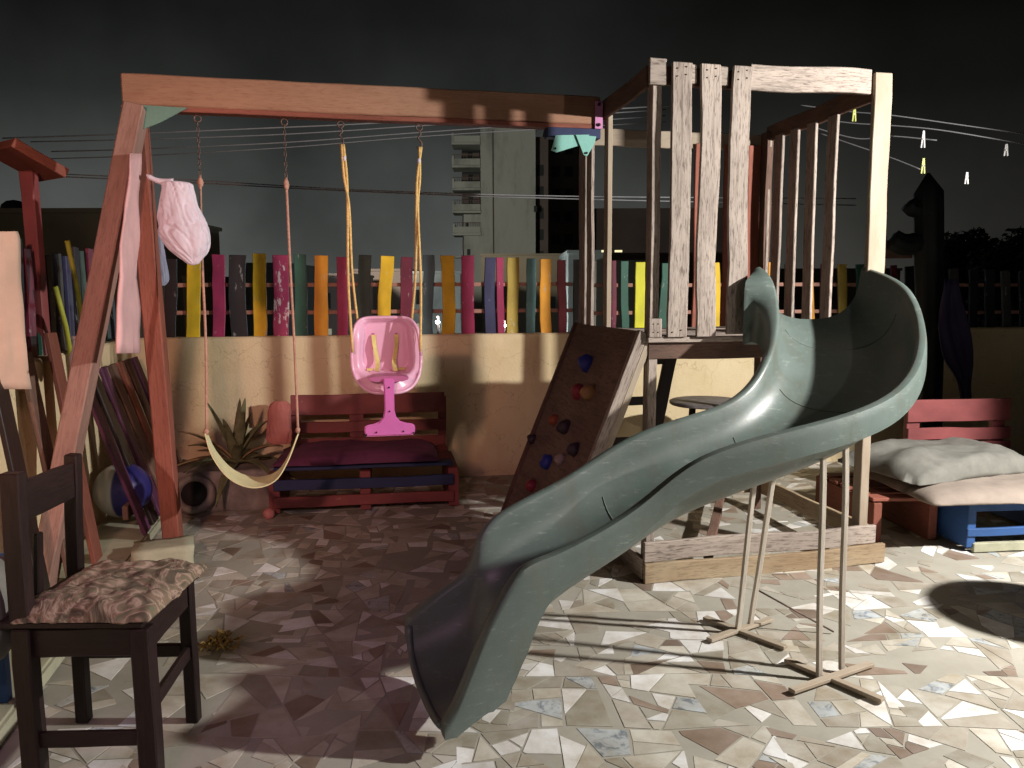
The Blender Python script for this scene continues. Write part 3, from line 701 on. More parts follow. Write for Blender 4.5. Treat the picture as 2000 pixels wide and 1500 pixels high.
# T bar and belts
def outline(pts, th, v, mat, name, bev=.006):
    bm = bmesh.new(); a = [bm.verts.new(BT(x, v, z)) for x, z in pts]; f = bm.faces.new(a)
    r = bmesh.ops.extrude_face_region(bm, geom=[f]); 
    for q in r['geom']:
        if isinstance(q, bmesh.types.BMVert): q.co += TV*th
    bmesh.ops.recalc_face_normals(bm, faces=bm.faces)
    bmesh.ops.bevel(bm, geom=[e for e in bm.edges if e.calc_face_angle(0) > 1.2], offset=bev, segments=2, affect='EDGES')
    return link(name, bm2me(bm), mat, by)
Th = [(-.030, 1.0), (-.030, .985), (-.026, .94), (-.026, .835), (-.034, .80), (-.055, .775), (-.085, .765), (-.115, .760), (-.128, .752), (-.132, .738), (-.130, .715), (-.120, .700)]
th_ = [(x, z) for x, z in Th] + [(-x, z) for x, z in Th[::-1]]
tb = outline(th_, .018, -.175, M['hotpink'], 'crotch_bar')
for x, z in ((0, .83), (0, .955), (-.07, .722), (.07, .722), (-.122, .712), (.122, .712)):
    tube('screw', [BT(x, -.176, z), BT(x, -.180, z)], .0045, M['hole'], tb, 8)
outline([(-.105, 1.005), (-.10, .992), (-.07, .982), (0, .979), (.07, .982), (.10, .992), (.105, 1.005), (.07, 1.010), (0, 1.012), (-.07, 1.010)], .22, -.16, M['pinkdeep'], 'seat_front', .002)
for su in (-1, 1):
    bm = bmesh.new(); pth = bent([BT(su*.062, .074, 1.215), BT(su*.058, .06, 1.15), BT(su*.045, .055, 1.07), BT(su*.05, .02, 1.02)], 6); rr = []
    for i, p in enumerate(pth): 
        a = .5*math.sin(i*.25)
        d = (TU*math.cos(a)+TV*math.sin(a))*.012
        rr.append((bm.verts.new(p-d), bm.verts.new(p+d)))
    for a, b2 in zip(rr, rr[1:]): bm.faces.new((a[0], a[1], b2[1], b2[0]))
    o = link('belt', bm2me(bm), M['belt'], by); md = o.modifiers.new('t', 'SOLIDIFY'); md.thickness = .003
    plank('buckle', BT(su*.085-.018, .045, 1.03), BT(su*.085+.018, .045, 1.03), .014, .008, ZZ, M['belt'], by, .001)
# ------------------------------------------------------------------ cloths
def cloth_blob(name, prof, c, mat, axis_u=TU, seed=1, depth=.5):
    """prof: list of (z, x_left, x_right) ; inflated wrinkled sack"""
    bm = bmesh.new(); n = 90; rows = []
    zs = prof
    P3 = bent([(a[0], a[1], a[2]) for a in zs], 12)
    for q in P3:
        z, xl, xr = q; cx = (xl+xr)/2; hw = max(.002, (xr-xl)/2); row = []
        for k in range(n):
            a = 2*math.pi*k/n; x = math.cos(a)*hw; y = math.sin(a)*hw*depth
            s = 1+.10*noise.noise((math.cos(a)*2.4, math.sin(a)*2.4, z*9+seed*7))-.16*(1-min(1, abs(noise.noise((math.cos(a)*2.2+z*6, math.sin(a)*2.2-z*5, z*4+seed)))*7))-.05*(1-min(1, abs(noise.noise((math.cos(a)*5+z*9, math.sin(a)*5, z*14+seed)))*6))
            row.append(bm.verts.new(Vector(c)+axis_u*(cx+x*s)+Vector((-axis_u.y, axis_u.x, 0))*y*s+ZZ*z))
        rows.append(row)
    for a, b2 in zip(rows, rows[1:]):
        for k in range(n): bm.faces.new((a[k], a[(k+1) % n], b2[(k+1) % n], b2[k]))
    bm.faces.new(rows[0][::-1]); bm.faces.new(rows[-1])
    return link(name, bm2me(bm), mat, None, smooth=True)
BP = T(0, .5, 0)
def bpx(x, y):
    p = PL(x, y, BP, TV)-BP; return p.dot(TU), p.z
def sack(name, rows, mat, label, cat, seed, depth=.5, v=.5):
    pr = []
    for y, x0, x1 in rows:
        p = PL(x0, y, T(0, v, 0), TV)-T(0, v, 0); q2 = PL(x1, y, T(0, v, 0), TV)-T(0, v, 0); pr.append((p.z, p.dot(TU), q2.dot(TU)))
    return tag(cloth_blob(name, pr, T(0, v, 0), mat, TU, seed, depth), label, cat)
bag = thing('cloth_bag', 'billowing pinkish white bag tied to the swing frame leg', 'bag', T(-2.2, .55, 1.9))
sk = sack('sack', [(353, 318, 330), (356, 314, 372), (372, 314, 380), (400, 311, 388), (430, 308, 403), (458, 311, 409), (485, 328, 407), (500, 345, 400), (514, 364, 390), (518, 374, 380)], M['cloth_white'], 'x', 'x', 3, .5, .55)
del sk['label']; del sk['category']
sk.parent = bag; sk.matrix_parent_inverse = wm(bag).inverted()
nk = tube('tied_neck', bent([PL(286, 341, T(0, .55, 0), TV), PL(296, 348, T(0, .55, 0), TV), PL(312, 354, T(0, .55, 0), TV), PL(338, 358, T(0, .55, 0), TV)], 5), [.004, .006, .009, .012, .012, .012, .012, .012, .013, .014, .015, .016, .018, .020, .022, .024], M['cloth_white'], bag, 8)
sack('grey_cloth', [(430, 292, 300), (470, 296, 318), (510, 300, 326), (545, 300, 330), (558, 302, 322)], M['cloth_blue'], 'pale blue grey cloth hanging behind the rear swing leg', 'cloth', 8, .3, .95)
def drape(name, rows, o, n, mat, label, cat, th=.012, seed=3, amp=.02):
    bm = bmesh.new(); gr = []; n = Vector(n).normalized(); m_ = 10
    R = bent([(y, a, b) for y, a, b in rows], 4)
    for y, a, b in R:
        gr.append([bm.verts.new(PL(a+(b-a)*k/m_, y, o, n)+n*amp*noise.noise((k*.55, y*.012, seed))) for k in range(m_+1)])
    for a, b2 in zip(gr, gr[1:]):
        for k in range(m_): bm.faces.new((a[k], a[k+1], b2[k+1], b2[k]))
    ob = link(name, bm2me(bm), mat, None, smooth=True); md = ob.modifiers.new('t', 'SOLIDIFY'); md.thickness = th; md.offset = 0
    return tag(ob, label, cat)
drape('pink_towel', [(300, 258, 270), (380, 248, 271), (480, 236, 271), (600, 229, 271), (690, 227, 270)], T(-2.375, .3, 0), TU, M['cloth_pink'], 'long pale pink towel hanging inside the swing frame leg', 'towel', .008)
drape('peach_towel', [(452, -60, 32), (470, -60, 38), (520, -60, 42), (600, -60, 44), (700, -60, 52), (760, -60, 60)], side_a+TU*.02-TV*2.6, (TU-TV*.9), M['cloth_peach'], 'peach towel draped over the side fence at the left', 'towel', .012)
# yellow green canes leaning on side fence
for (a, b) in (((131, 470), (160, 640)), ((108, 560), (140, 712))):
    p = PL(*a, side_a+TU*.06, TU); q2 = PL(*b, side_a+TU*.06, TU)
    tag(tube('garden_cane', [q2+(q2-p)*.3, p.lerp(q2, .5)+TU*.01, p], .013, M['stick']), ('taller' if a[1] < 500 else 'shorter')+' yellow green cane leaning against the side fence', 'cane', 'canes leaning on the side fence')
# pallets of plum and brown boards leaning on the side wall
lpn = thing('leaning_pallet', 'plum and brown pallet leaning against the side wall behind the swing legs', 'pallet', side_a-TV*.9+TU*.2)
for i in range(7):
    t0 = .22+i*.20; p = side_a-TV*t0+TU*.34; q_ = side_a-TV*t0+TU*.05
    plank('board', p+ZZ*.08, q_+ZZ*1.0, .125, .02, TV, (M['plum'], M['brown'], M['redleg'], M['brown'], M['plum'], M['dark'], M['plum'])[i], lpn)
for z, o_ in ((.22, .27), (.82, .09)):
    plank('crossbar', side_a-TV*.15+TU*(o_+.0-.0)+ZZ*z-TU*.025, side_a-TV*1.5+TU*(o_-.025)+ZZ*z, .08, .03, ZZ, M['brown'], lpn)
lp2 = thing('leaning_boards', 'bundle of dark brown boards standing against the side wall at far left', 'boards', side_a-TV*2.2+TU*.2)
for i, (t0, h_) in enumerate(((1.86, 1.25), (2.22, 1.18), (2.60, 1.3))):
    plank('board', side_a-TV*t0+TU*.20, side_a-TV*(t0-.05)+TU*.03+ZZ*h_, .13, .022, TV, (M['redleg'], M['brown'], M['dark'])[i], lp2)
# red post with slanted board
rp = thing('red_post', 'red post topped by a slanted brown board beyond the side fence', 'post', D(62, 900, 4.2))
a = D(56, 335, 4.2); b = D(82, 655, 4.2); b2 = a+(b-a)*2.3
plank('pole', b2, a, .07, .06, R0, M['redp'], rp, .006)
plank('top_board', D(0, 283, 4.1), D(104, 345, 4.3), .05, .30, ZZ, M['redleg'], rp, .004)
# white hanging bottle
bt = D(146, 660, 3.9)
lathe_o = lathe('plastic_bottle', bt-ZZ*.17, [(.012, -.002), (.022, .004), (.030, .03), (.030, .08), (.014, .12), (.010, .16), (.014, .165), (.014, .18)], M['whitepl']); tag(lathe_o, 'small white bottle hanging from the shorter yellow green cane', 'bottle')
# ------------------------------------------------------------------ ball, stone, straw, small ball
o = lathe('ball', D(240, 957, 4.62), [(.16*math.sin(math.pi*k/24)+.0001, -.16*math.cos(math.pi*k/24)) for k in range(25)], None, None, 40)
mm, nt, b = newmat('ball_rubber', .45, .4); tcn = nt.nodes.new('ShaderNodeTexCoord'); sp = nt.nodes.new('ShaderNodeSeparateXYZ'); nt.links.new(tcn.outputs['Object'], sp.inputs[0])
rr = ramp(nt, sp.outputs['X'], [(.0, (.36, .38, .36)), (.012, (.02, .02, .13))]); nt.links.new(rr.outputs[0], b.inputs['Base Color']); o.data.materials.clear(); o.data.materials.append(mm)
tag(o, 'blue and pale grey playground ball beside the swing frame legs', 'ball')
bm = bmesh.new(); box_bm(bm, .30, .22, .13, (0, 0, .065)); bmesh.ops.subdivide_edges(bm, edges=bm.edges[:], cuts=4, use_grid_fill=True)
for v_ in bm.verts: v_.co *= 1+.10*noise.noise(v_.co*9)
mw = Matrix.Translation(G(322, 1108, .0)) @ Matrix.Rotation(.4, 4, 'Z')
tag(link('stone_block', bm2me(bm), M['conc'], None, mw, True), 'pale rough stone block on the floor behind the wooden chair', 'stone')
bm = bmesh.new(); c = G(432, 1268, 0)
for i in range(90):
    a = random.uniform(0, 6.28); r = random.uniform(0, .09); p = c+Vector((math.cos(a)*r, math.sin(a)*r*.7, random.uniform(.006, .07*(1-r/.1)+.008)))
    d = Vector((random.gauss(0, 1), random.gauss(0, 1), random.gauss(0, .35))).normalized()*random.uniform(.02, .05); q3 = p+d; q3.z = max(.005, q3.z)
    mid = (p+q3)/2+Vector((0, 0, .008)); tube_bm(bm, [p, mid, q3], [.002, .005, .001], 4)
tag(link('straw_clump', bm2me(bm), plain('dry_straw', (.32, .20, .06), .85, .4, 30)), 'small clump of dry yellow brown leaves on the floor by the chair', 'dry leaves')
tag(blob('small_ball', G(525, 1003, .035), (.038, .038, .038), plain('pink_rubber', (.55, .22, .22), .5), None, .02), 'small pink ball on the floor near the red bench leg', 'ball')
# ------------------------------------------------------------------ wooden chair in the foreground
def chair(off, rotz, label, mat, cush=True, pts=None, group=None):
    base = Vector((-1.25, 2.42, 0)); t = thing('wooden_chair' if cush else 'blue_chair', label, 'chair', (0, 0, 0), group)
    mwt = Matrix.Translation(Vector(off)+base) @ Matrix.Rotation(rotz, 4, 'Z') @ Matrix.Translation(-base)
    X = lambda p: mwt @ Vector(p)
    t.location = X(base); W[t.name] = Matrix.Translation(t.location)
    def pl(nm, a, b, w_, t_, d, mt=None): return plank(nm, X(a), X(b), w_, t_, mwt.to_3x3() @ Vector(d), mt or mat, t, .004)
    NL, NR, FR, FL = Vector((-1.40, 2.20, 0)), Vector((-1.06, 2.20, 0)), Vector((-1.09, 2.58, 0)), Vector((-1.46, 2.58, 0))
    up = Vector((0, 0, 1)); xx = (1, 0, 0)
    pl('leg', NR, NR+up*.50, .056, .052, xx); pl('leg', FR, FR+up*.50, .042, .042, xx)
    pl('leg', NL, NL+up*.50-Vector((.0, 0, 0)), .056, .052, xx); pl('leg', FL, FL+up*.50, .042, .042, xx)
    bn = NL+up*.95-Vector((.0, 0, 0)); bf = FL+up*.925+Vector((.02, 0, 0))
    pl('back_post', NL+up*.502, bn, .056, .042, xx); pl('back_post', FL+up*.502, bf, .045, .04, xx)
    pl('top_rail', bn-up*.085+Vector((0, .02, 0)), bf-up*.08-Vector((0, .02, 0)), .115, .022, up)
    pl('back_slat', (bn*.55+NL*.45+up*.235)+Vector((0, .10, 0))-up*.01, (NL+bn)/2*0+NL+Vector((-.02, .10, .50)), .03, .018, (0, 1, 0)) if cush else None
    for a, b_ in ((NL, NR), (NR, FR), (FR, FL), (FL, NL)):
        d = (b_-a).normalized()*.0225
        pl('apron', a+d+up*.455, b_-d+up*.455, .085, .02, up)
    for a, b_, z in ((NL, NR, .16), (NR, FR, .25), (FR, FL, .25)):
        d = (b_-a).normalized()*.0225; pl('stretcher', a+d+up*z, b_-d+up*z, .045, .02, up)
    pl('seat', Vector((-1.26, 2.175, .512)), Vector((-1.26, 2.605, .512)), .42, .02, xx)
    if cush:
        bm = bmesh.new(); bmesh.ops.create_grid(bm, x_segments=44, y_segments=44, size=1); bmesh.ops.solidify
        top = bm.verts[:]
        for v_ in top:
            x, y = v_.co.x, v_.co.y; e_ = (1-abs(x)**5)*(1-abs(y)**5)
            v_.co = Vector((-1.225+x*.195, 2.395+y*.225, .525+.048*max(0, e_)**.5+.016*noise.noise((x*2.6, y*2.6, 2))+.008*noise.noise((x*7, y*7, 5))))
        r = bmesh.ops.extrude_face_region(bm, geom=bm.faces[:])
        for q4 in r['geom']:
            if isinstance(q4, bmesh.types.BMVert): q4.co.z = .524
        bmesh.ops.transform(bm, matrix=mwt, verts=bm.verts)
        link('cushion', bm2me(bm), cush_mat, t, smooth=True)
    return t
mm, nt, b = newmat('patterned_fabric', .9, .2)
v = coords(nt, (9,)*3); n1 = N(nt, 'ShaderNodeTexNoise', Scale=1.0, Detail=3.0, Distortion=2.5); nt.links.new(v, n1.inputs['Vector'])
c = ramp(nt, n1.outputs[0], [(.36, (.11, .085, .06)), (.47, (.20, .15, .10)), (.52, (.36, .26, .20)), (.58, (.22, .14, .10)), (.68, (.14, .125, .08))]); nt.links.new(c.outputs[0], b.inputs['Base Color'])
bump(nt, b, n1.outputs[0], .012, .8); cush_mat = mm
chair((0, 0, 0), 0, 'dark brown wooden chair with a patterned cushion in the left foreground', M['dark'])
chair((-.62, -.02, .06), .15, 'blue painted wooden chair cut off by the left edge', M['blue'], False)
lc = blob('grey_cushion', D(-22, 1190, 2.25), (.075, .16, .16), M['grey_cushion'], None, .12, 4); tag(lc, 'rounded grey cushion on the blue chair at the left edge', 'cushion')
# ------------------------------------------------------------------ pallet bench by the wall
BY = lambda x, d: Vector((x, d, 0))
be = thing('pallet_bench', 'red painted pallet bench with pink mat against the back wall', 'bench', D(700, 900, 5.6))
be.location.z = 0; W[be.name] = Matrix.Translation(be.location)
BO = back(0, -.28); 
def bp(x, y): return PL(x, y, BO, BN)
M['pmat'] = plain('magenta_mat', (.13, .035, .085), .85, .2, 8)
xa, xb = 566, 868
for y, h_ in ((805, 62), (868-0, 34)):
    pass
def hz(nm, x0, x1, y, wpx, mat, off=0, t_=.022, o_=BO):
    a = PL(x0, y, o_+BN*off, BN); b = PL(x1, y, o_+BN*off, BN); b.z = a.z; return plank(nm, a, b, wpx/FPX*a.y, t_, ZZ, mat, be)
hz('back_slat', 568, 868, 792, 40, M['redp']); hz('back_slat', 568, 868, 836, 22, M['redp']); hz('back_slat', 568, 868, 868, 20, M['redp'])
for x in (576, 689, 700, 862):
    a = bp(x, 774)+BN*.03; b = bp(x, 880)+BN*.03; plank('back_stud', Vector((a.x, a.y, b.z)), a, .06, .04, BD, M['redp'], be)
sd0 = bp(556, 900); sd1 = bp(872, 900)
nF = -BN
for i in range(5):
    a = sd0+nF*(.06+i*.12); b = sd1+nF*(.06+i*.12); a.z = b.z = .30
    plank('seat_slat', a, b, .105, .022, nF, M['navyp'] if i > 3 else M['redp'], be)
for zz in (.085, .20):
    a = sd0+nF*.62; b = sd1+nF*.62; a.z = b.z = zz; plank('front_slat', a, b, .07, .022, ZZ, M['redp'] if zz < .1 else M['navyp'], be)
for f in (0, .5, 1):
    a = sd0.lerp(sd1, f)*1.0; a.z = .14; plank('bearer', a+nF*.02, a+nF*.60, .26, .07, ZZ, M['redp'], be)
def mat_cushion(name, c, ax, ay, sx, sy, h, m, seed, parent=None, sag=.02, tip=0):
    bm = bmesh.new(); bmesh.ops.create_grid(bm, x_segments=34, y_segments=26, size=1)
    for v_ in bm.verts:
        x, y = v_.co.x, v_.co.y; e_ = max(0, (1-abs(x)**4)*(1-abs(y)**4))**.5
        k = 1+.03*noise.noise((x*2, y*2, seed))
        v_.co = Vector(c)+ax*x*sx*k+ay*y*sy*k+ZZ*(h*e_+sag*noise.noise((x*1.6, y*1.6, seed))+.01*noise.noise((x*5, y*5, seed))+tip*x)
    r = bmesh.ops.extrude_face_region(bm, geom=bm.faces[:])
    for q4 in r['geom']:
        if isinstance(q4, bmesh.types.BMVert):
            q4.co.z = Vector(c).z-.006+(q4.co.z-Vector(c).z)*.12+tip*0
    return link(name, bm2me(bm), m, parent, smooth=True)
mc = sd0.lerp(sd1, .46)+nF*.31; mc.z = .325
tag(mat_cushion('bench_mat', mc, BD, nF, .54, .28, .075, M['pmat'], 4), 'magenta seat mat lying on the red pallet bench', 'cushion')
sack('propped_cushion', [(784, 535, 560), (795, 524, 568), (830, 520, 570), (860, 521, 570), (868, 530, 566)], plain('rose_cushion', (.42, .15, .13), .85, .15, 8), 'rose coloured cushion propped at the left end of the bench', 'cushion', 12, .28, 1.75)
# ------------------------------------------------------------------ agave planter
PO = G(350, 1000); PO2 = G(520, 990)
pln = thing('planter', 'purple grey stone planter with a dark round opening in its front', 'planter', G(440, 1000))
bm = bmesh.new(); a = G(338, 1000); b = G(548, 1000); dx = (b-a).length
mw = Matrix((BD, BN, ZZ)).transposed().to_4x4(); mw.translation = (a+b)/2+BN*.22
box_bm(bm, dx, .42, .27, (0, 0, .135)); bmesh.ops.subdivide_edges(bm, edges=bm.edges[:], cuts=8, use_grid_fill=True)
for v_ in bm.verts: v_.co += Vector((noise.noise(v_.co*11), noise.noise(v_.co*11+Vector((5, 5, 5))), noise.noise(v_.co*9+Vector((9, 2, 1)))))*.022
link('bed', bm2me(bm), M['stone'], pln, mw, True)
pt = thing('tyre', 'black tyre lying against the front of the stone planter', 'tyre', G(382, 1000))
c = D(380, 965, 5.12); bm = bmesh.new(); 
ax1 = TU; ax2 = (ZZ*.93+TV*.35).normalized(); nn = ax1.cross(ax2)
n = 36; rows = []
for i in range(n):
    a_ = 2*math.pi*i/n; d = ax1*math.cos(a_)+ax2*math.sin(a_)
    rows.append([bm.verts.new(c+d*(.105+.028*math.cos(k*math.pi/5))+nn*.045*math.sin(k*math.pi/5)) for k in range(10)])
for i in range(n):
    for k in range(10): bm.faces.new((rows[i][k], rows[i][(k+1) % 10], rows[(i+1) % n][(k+1) % 10], rows[(i+1) % n][k]))
link('tread', bm2me(bm), M['stone'], pt, smooth=True)
tube('hub', [c-nn*.02, c+nn*.02], .085, M['rubber'], pt, 24)
ag = thing('agave', 'spiky agave plant with arching leaves in the stone planter', 'plant', G(455, 985))
gc = (PO+PO2)/2+BN*.2; gc = Vector(((D(462, 900, 5.45)).x, 5.45, .24))
def aleaf(b0, az, L, rise, droop, wd, mat):
    bm = bmesh.new(); rows = []; n = 14; h = Vector((math.cos(az), math.sin(az), 0)); side = Vector((-h.y, h.x, 0))
    for i in range(n+1):
        t = i/n; p = b0+h*(L*t*math.cos(rise)*(1+droop*t*.3))+ZZ*(L*(t*math.sin(rise)-droop*t*t))
        ww = wd*(1-t)**.7*(.55+1.2*t if t < .35 else .97)
        rows.append([bm.verts.new(p+side*ww*s+ZZ*(abs(s)*ww*.55)) for s in (-1, -.5, 0, .5, 1)])
    for a_, b_ in zip(rows, rows[1:]):
        for k in range(4): bm.faces.new((a_[k], a_[k+1], b_[k+1], b_[k]))
    o = link('leaf', bm2me(bm), mat, ag, smooth=True); md = o.modifiers.new('t', 'SOLIDIFY'); md.thickness = .006
for i in range(20):
    az = i*2.399+random.uniform(-.2, .2); k = i/19
    aleaf(gc+Vector((0, 0, .02)), az, random.uniform(.40, .56)*(1.05 if k > .6 else .95), .25+1.15*k+random.uniform(-.1, .1), .62*(1-k)+.08, .050, M['leaf'] if i % 4 else M['leafedge'])
# ------------------------------------------------------------------ under the tower: round table and ladder
rt = thing('round_table', 'grey round topped table standing behind the play tower', 'table', D(1382, 790, 5.75)*1)
rt.location.z = 0; W[rt.name] = Matrix.Translation(rt.location)
tcp = D(1382, 782, 5.75)
lathe('tabletop', tcp-ZZ*.03, [(.262, 0), (.272, .008), (.272, .024), (.26, .03)], plain('grey_tabletop', (.17, .15, .15), .6, .4, 14), rt)
for k in range(4):
    a = k*math.pi/2+.6; d = Vector((math.cos(a), math.sin(a), 0)); p = Vector((tcp.x, tcp.y, 0))
    plank('leg', p+d*.19, p+d*.15+ZZ*(tcp.z-.031), .03, .03, d, M['dark'], rt)
plank('shelf', Vector((tcp.x-.2, tcp.y, .42)), Vector((tcp.x+.2, tcp.y, .42)), .16, .28, ZZ, M['brown'], rt)
ld = thing('ladder', 'dark wooden ladder leaning inside the play tower', 'ladder', T(.1, .7, 0))
lo = T(0, .75, 0)
def lp(x, y): return PL(x, y, lo, TV)
r1, r2 = lp(1316, 672), lp(1279, 850); dr = r2-r1; r3 = r1+dr*((0-r1.z)/dr.z)
plank('rail', r3, r1, .075, .03, TU, M['dark'], ld); offl = -TU*.27
plank('rail', r3+offl, r1+offl, .05, .03, TU, M['dark'], ld)
for k in range(5):
    p = r1.lerp(r3, .08+k*.21); plank('rung', p+offl, p, .05, .022, ZZ, M['dark'], ld)
# ------------------------------------------------------------------ right hand lounge
lg = thing('pallet_sofa', 'blue and red pallet lounge seat at the right edge of the terrace', 'sofa', Vector((3.0, 4.7, 0)))
e0 = G(1885, 1080); ax = Vector((1, .10, 0)).normalized(); ay = Vector((-.10, 1, 0)).normalized()
def sp_(nm, a, b, w_, t_, d, m_): return plank(nm, a, b, w_, t_, d, m_, lg)
for z in (.255, .12): sp_('front_slat', e0+ZZ*z, e0+ax*1.3+ZZ*z, .045, .022, ZZ, M['blue'])
for k in (0.0, .62, 1.25): sp_('stringer', e0+ax*(k+.03)+ZZ*.15, e0+ax*(k+.03)+ay*.85+ZZ*.15, .24, .05, ZZ, M['blue'])
sp_('front_slat', e0+ZZ*.03+ax*.04, e0+ax*1.3+ZZ*.03, .05, .03, ZZ, M['conc'])
for k in range(6): sp_('top_slat', e0+ay*(.07+k*.145)+ZZ*.288, e0+ax*1.3+ay*(.07+k*.145)+ZZ*.288, .1, .02, ay, M['blue'])
l0 = e0-ax*.42+ay*.22
for k in range(5): sp_('side_slat', l0+ay*(.05+k*.14)+ZZ*.25, l0+ax*.40+ay*(.05+k*.14)+ZZ*.25, .1, .02, ay, M['redleg'])
for k in (.03, .37): sp_('stringer', l0+ax*k+ZZ*.12, l0+ax*k+ay*.7+ZZ*.12, .23, .05, ZZ, M['redleg'])
fp_ = e0-ax*.06+ZZ*.0
bo = D(1770, 900, 5.25)
for y, hpx in ((803, 44), (849, 24), (885, 40)):
    a = D(1772, y, 5.2); b = a+ax*.72; sp_('back_slat', a, b, hpx/FPX*5.2, .024, ZZ, M['redp'])
for k in (.06, .66):
    a = D(1772, 783, 5.2)+ax*k+ay*.03; sp_('back_post', Vector((a.x, a.y, 0)), a, .09, .04, ax, M['redp'])
c1 = e0-ax*.02+ay*.48+ZZ*.335
tag(mat_cushion('lower_cushion', e0+ax*.33+ay*.30+ZZ*.31, ax, ay, .60, .42, .075, M['beige_cushion'], 11), 'pale beige seat cushion hanging over the corner of the blue pallet', 'cushion')
tag(mat_cushion('upper_cushion', e0+ax*.17+ay*.52+ZZ*.375, (ax*.93+ay*.25).normalized(), (ay*.95-ax*.2).normalized(), .50, .33, .13, M['grey_cushion'], 15, None, .05), 'grey canvas cushion lying on top of the beige one', 'cushion')
# unseen round table added outside the frame to cast the dark round floor shadow
rb = thing('shadow_table', 'round dark table added out of view at the right to cast a floor shadow', 'table', Vector((2.74, 3.19, 0)))
lathe('tabletop', Vector((2.74, 3.19, .75)), [(.25, 0), (.26, .01), (.26, .03), (.25, .035)], M['dark'], rb)
lathe('pedestal', Vector((2.74, 3.19, 0)), [(.17, 0), (.17, .02), (.025, .04), (.025, .748)], M['dark'], rb, 20)
# ------------------------------------------------------------------ beyond the right fence
cz = thing('columnar_cactus', 'tall dark columnar cactus with stubby arms behind the lounge seat', 'cactus', D(1815, 780, 6.25))
cz.location.z = 0; W[cz.name] = Matrix.Translation(cz.location)
def ribbed(name, pts, r, par):
    bm = bmesh.new(); P_ = bent(pts, 8); n = 32; rows = []; prev = None
    for i, p in enumerate(P_):
        f = i/(len(P_)-1); t = (P_[min(i+1, len(P_)-1)]-P_[max(i-1, 0)]).normalized()
        x = t.cross(Vector((0, 1, 0))).normalized(); y = t.cross(x)
        rr_ = r*(1 if f < .93 else math.sqrt(max(.01, 1-((f-.93)/.07)**2)))*(1+.06*noise.noise((f*9, r*50, 1)))
        rows.append([bm.verts.new(p+(x*math.cos(2*math.pi*k/n)+y*math.sin(2*math.pi*k/n))*rr_*(1+.10*(k % 4 == 0)-.04*(k % 4 == 2))) for k in range(n)])
    for a_, b_ in zip(rows, rows[1:]):
        for k in range(n): bm.faces.new((a_[k], a_[(k+1) % n], b_[(k+1) % n], b_[k]))
    bm.faces.new(rows[0][::-1]); bm.faces.new(rows[-1]); o = link(name, bm2me(bm), M['cactus'], par, smooth=True); return o
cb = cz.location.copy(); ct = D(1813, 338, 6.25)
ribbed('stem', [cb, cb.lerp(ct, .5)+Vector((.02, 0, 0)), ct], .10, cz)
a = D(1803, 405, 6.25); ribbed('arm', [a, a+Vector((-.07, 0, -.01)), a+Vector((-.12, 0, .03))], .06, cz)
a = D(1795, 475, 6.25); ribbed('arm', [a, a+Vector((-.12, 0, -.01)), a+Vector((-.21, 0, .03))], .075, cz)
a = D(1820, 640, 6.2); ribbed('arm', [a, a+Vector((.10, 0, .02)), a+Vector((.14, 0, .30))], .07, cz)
ob = D(1728, 487, 6.3)
tag(plank('sign_board', D(1700, 487, 6.35), D(1782, 487, 6.38), .14, .02, ZZ, M['brown']), 'blank brown board fixed above the fence beside the cactus', 'board')
drape('indigo_cloth', [(545, 1842, 1868), (600, 1838, 1880), (660, 1836, 1895), (700, 1845, 1900), (740, 1868, 1898), (790, 1875, 1900)], D(1860, 650, 5.9), Vector((0, 1, 0)), M['cloth_indigo'], 'indigo cloth hanging in the dark beside the right fence', 'cloth', .01, 5, .05)
for x, y, mt, h_, lab in ((1803, 272, 'whitepl', .10, 'white clothes peg hanging alone beside the tower post'), (1803, 324, 'peg', .09, 'yellow green clothes peg just above the cactus'), (1965, 293, 'whitepl', .07, 'faint white clothes peg farthest right in the sky'), (1888, 348, 'whitepl', .07, 'dim clothes peg above the right fence'), (1668, 223, 'peg', .085, 'yellow green clothes peg inside the play tower')):
    p = D(x, y, 4.9); t = thing('clothes_peg', lab, 'peg', p, 'pegs on the washing lines')
    for s in (-1, 1): plank('jaw', p-ZZ*h_*.5+R0*.009*s, p+ZZ*h_*.5+R0*.002*s, .009, .008, R0, M[mt], t, .001)
    tube('spring', [p-Vector((.008, .0, 0)), p+Vector((.008, 0, 0))], .006, M['tin'], t, 6)
def wire(pts, r, label, mat=None):
    t = tag(tube('cable', bent(pts, 8), r, mat or M['cable'], None, 5), label, 'cable', 'overhead cables'); return t
wire([D(5, 270, 9), D(240, 262, 9), D(500, 251, 9), D(760, 239, 9), D(1330, 205, 9)], .008, 'topmost grey cable crossing behind the left of the swing beam')
wire([D(60, 277, 9.2), D(280, 272, 9.2), D(560, 262, 9.2), D(860, 243, 9.2), D(1300, 214, 9.2)], .007, 'second overhead cable from the top behind the swing beam')
wire([D(100, 296, 9.4), D(280, 291, 9.4), D(560, 278, 9.4), D(830, 258, 9.4), D(1300, 226, 9.4)], .007, 'third overhead cable from the top behind the swing beam')
wire([D(100, 310, 9.6), D(280, 304, 9.6), D(560, 288, 9.6), D(860, 264, 9.6), D(1300, 238, 9.6)], .006, 'lowest of the overhead cables bunched behind the swing beam')
wire([D(120, 340, 8), D(380, 352, 8), D(700, 371, 8), D(1100, 383, 8), D(1672, 388, 8)], .006, 'upper of the two pale cables crossing the sky below the beam')
wire([D(120, 345, 8.1), D(380, 357, 8.1), D(700, 374, 8.1), D(1100, 388, 8.1), D(1672, 401, 8.1)], .006, 'lower of the two pale cables crossing the sky below the beam')
def line(pts, lab): return tag(tube('washing_line', bent(pts, 8), .004, M['linecord'], None, 5), lab, 'line', 'washing lines right of the tower')
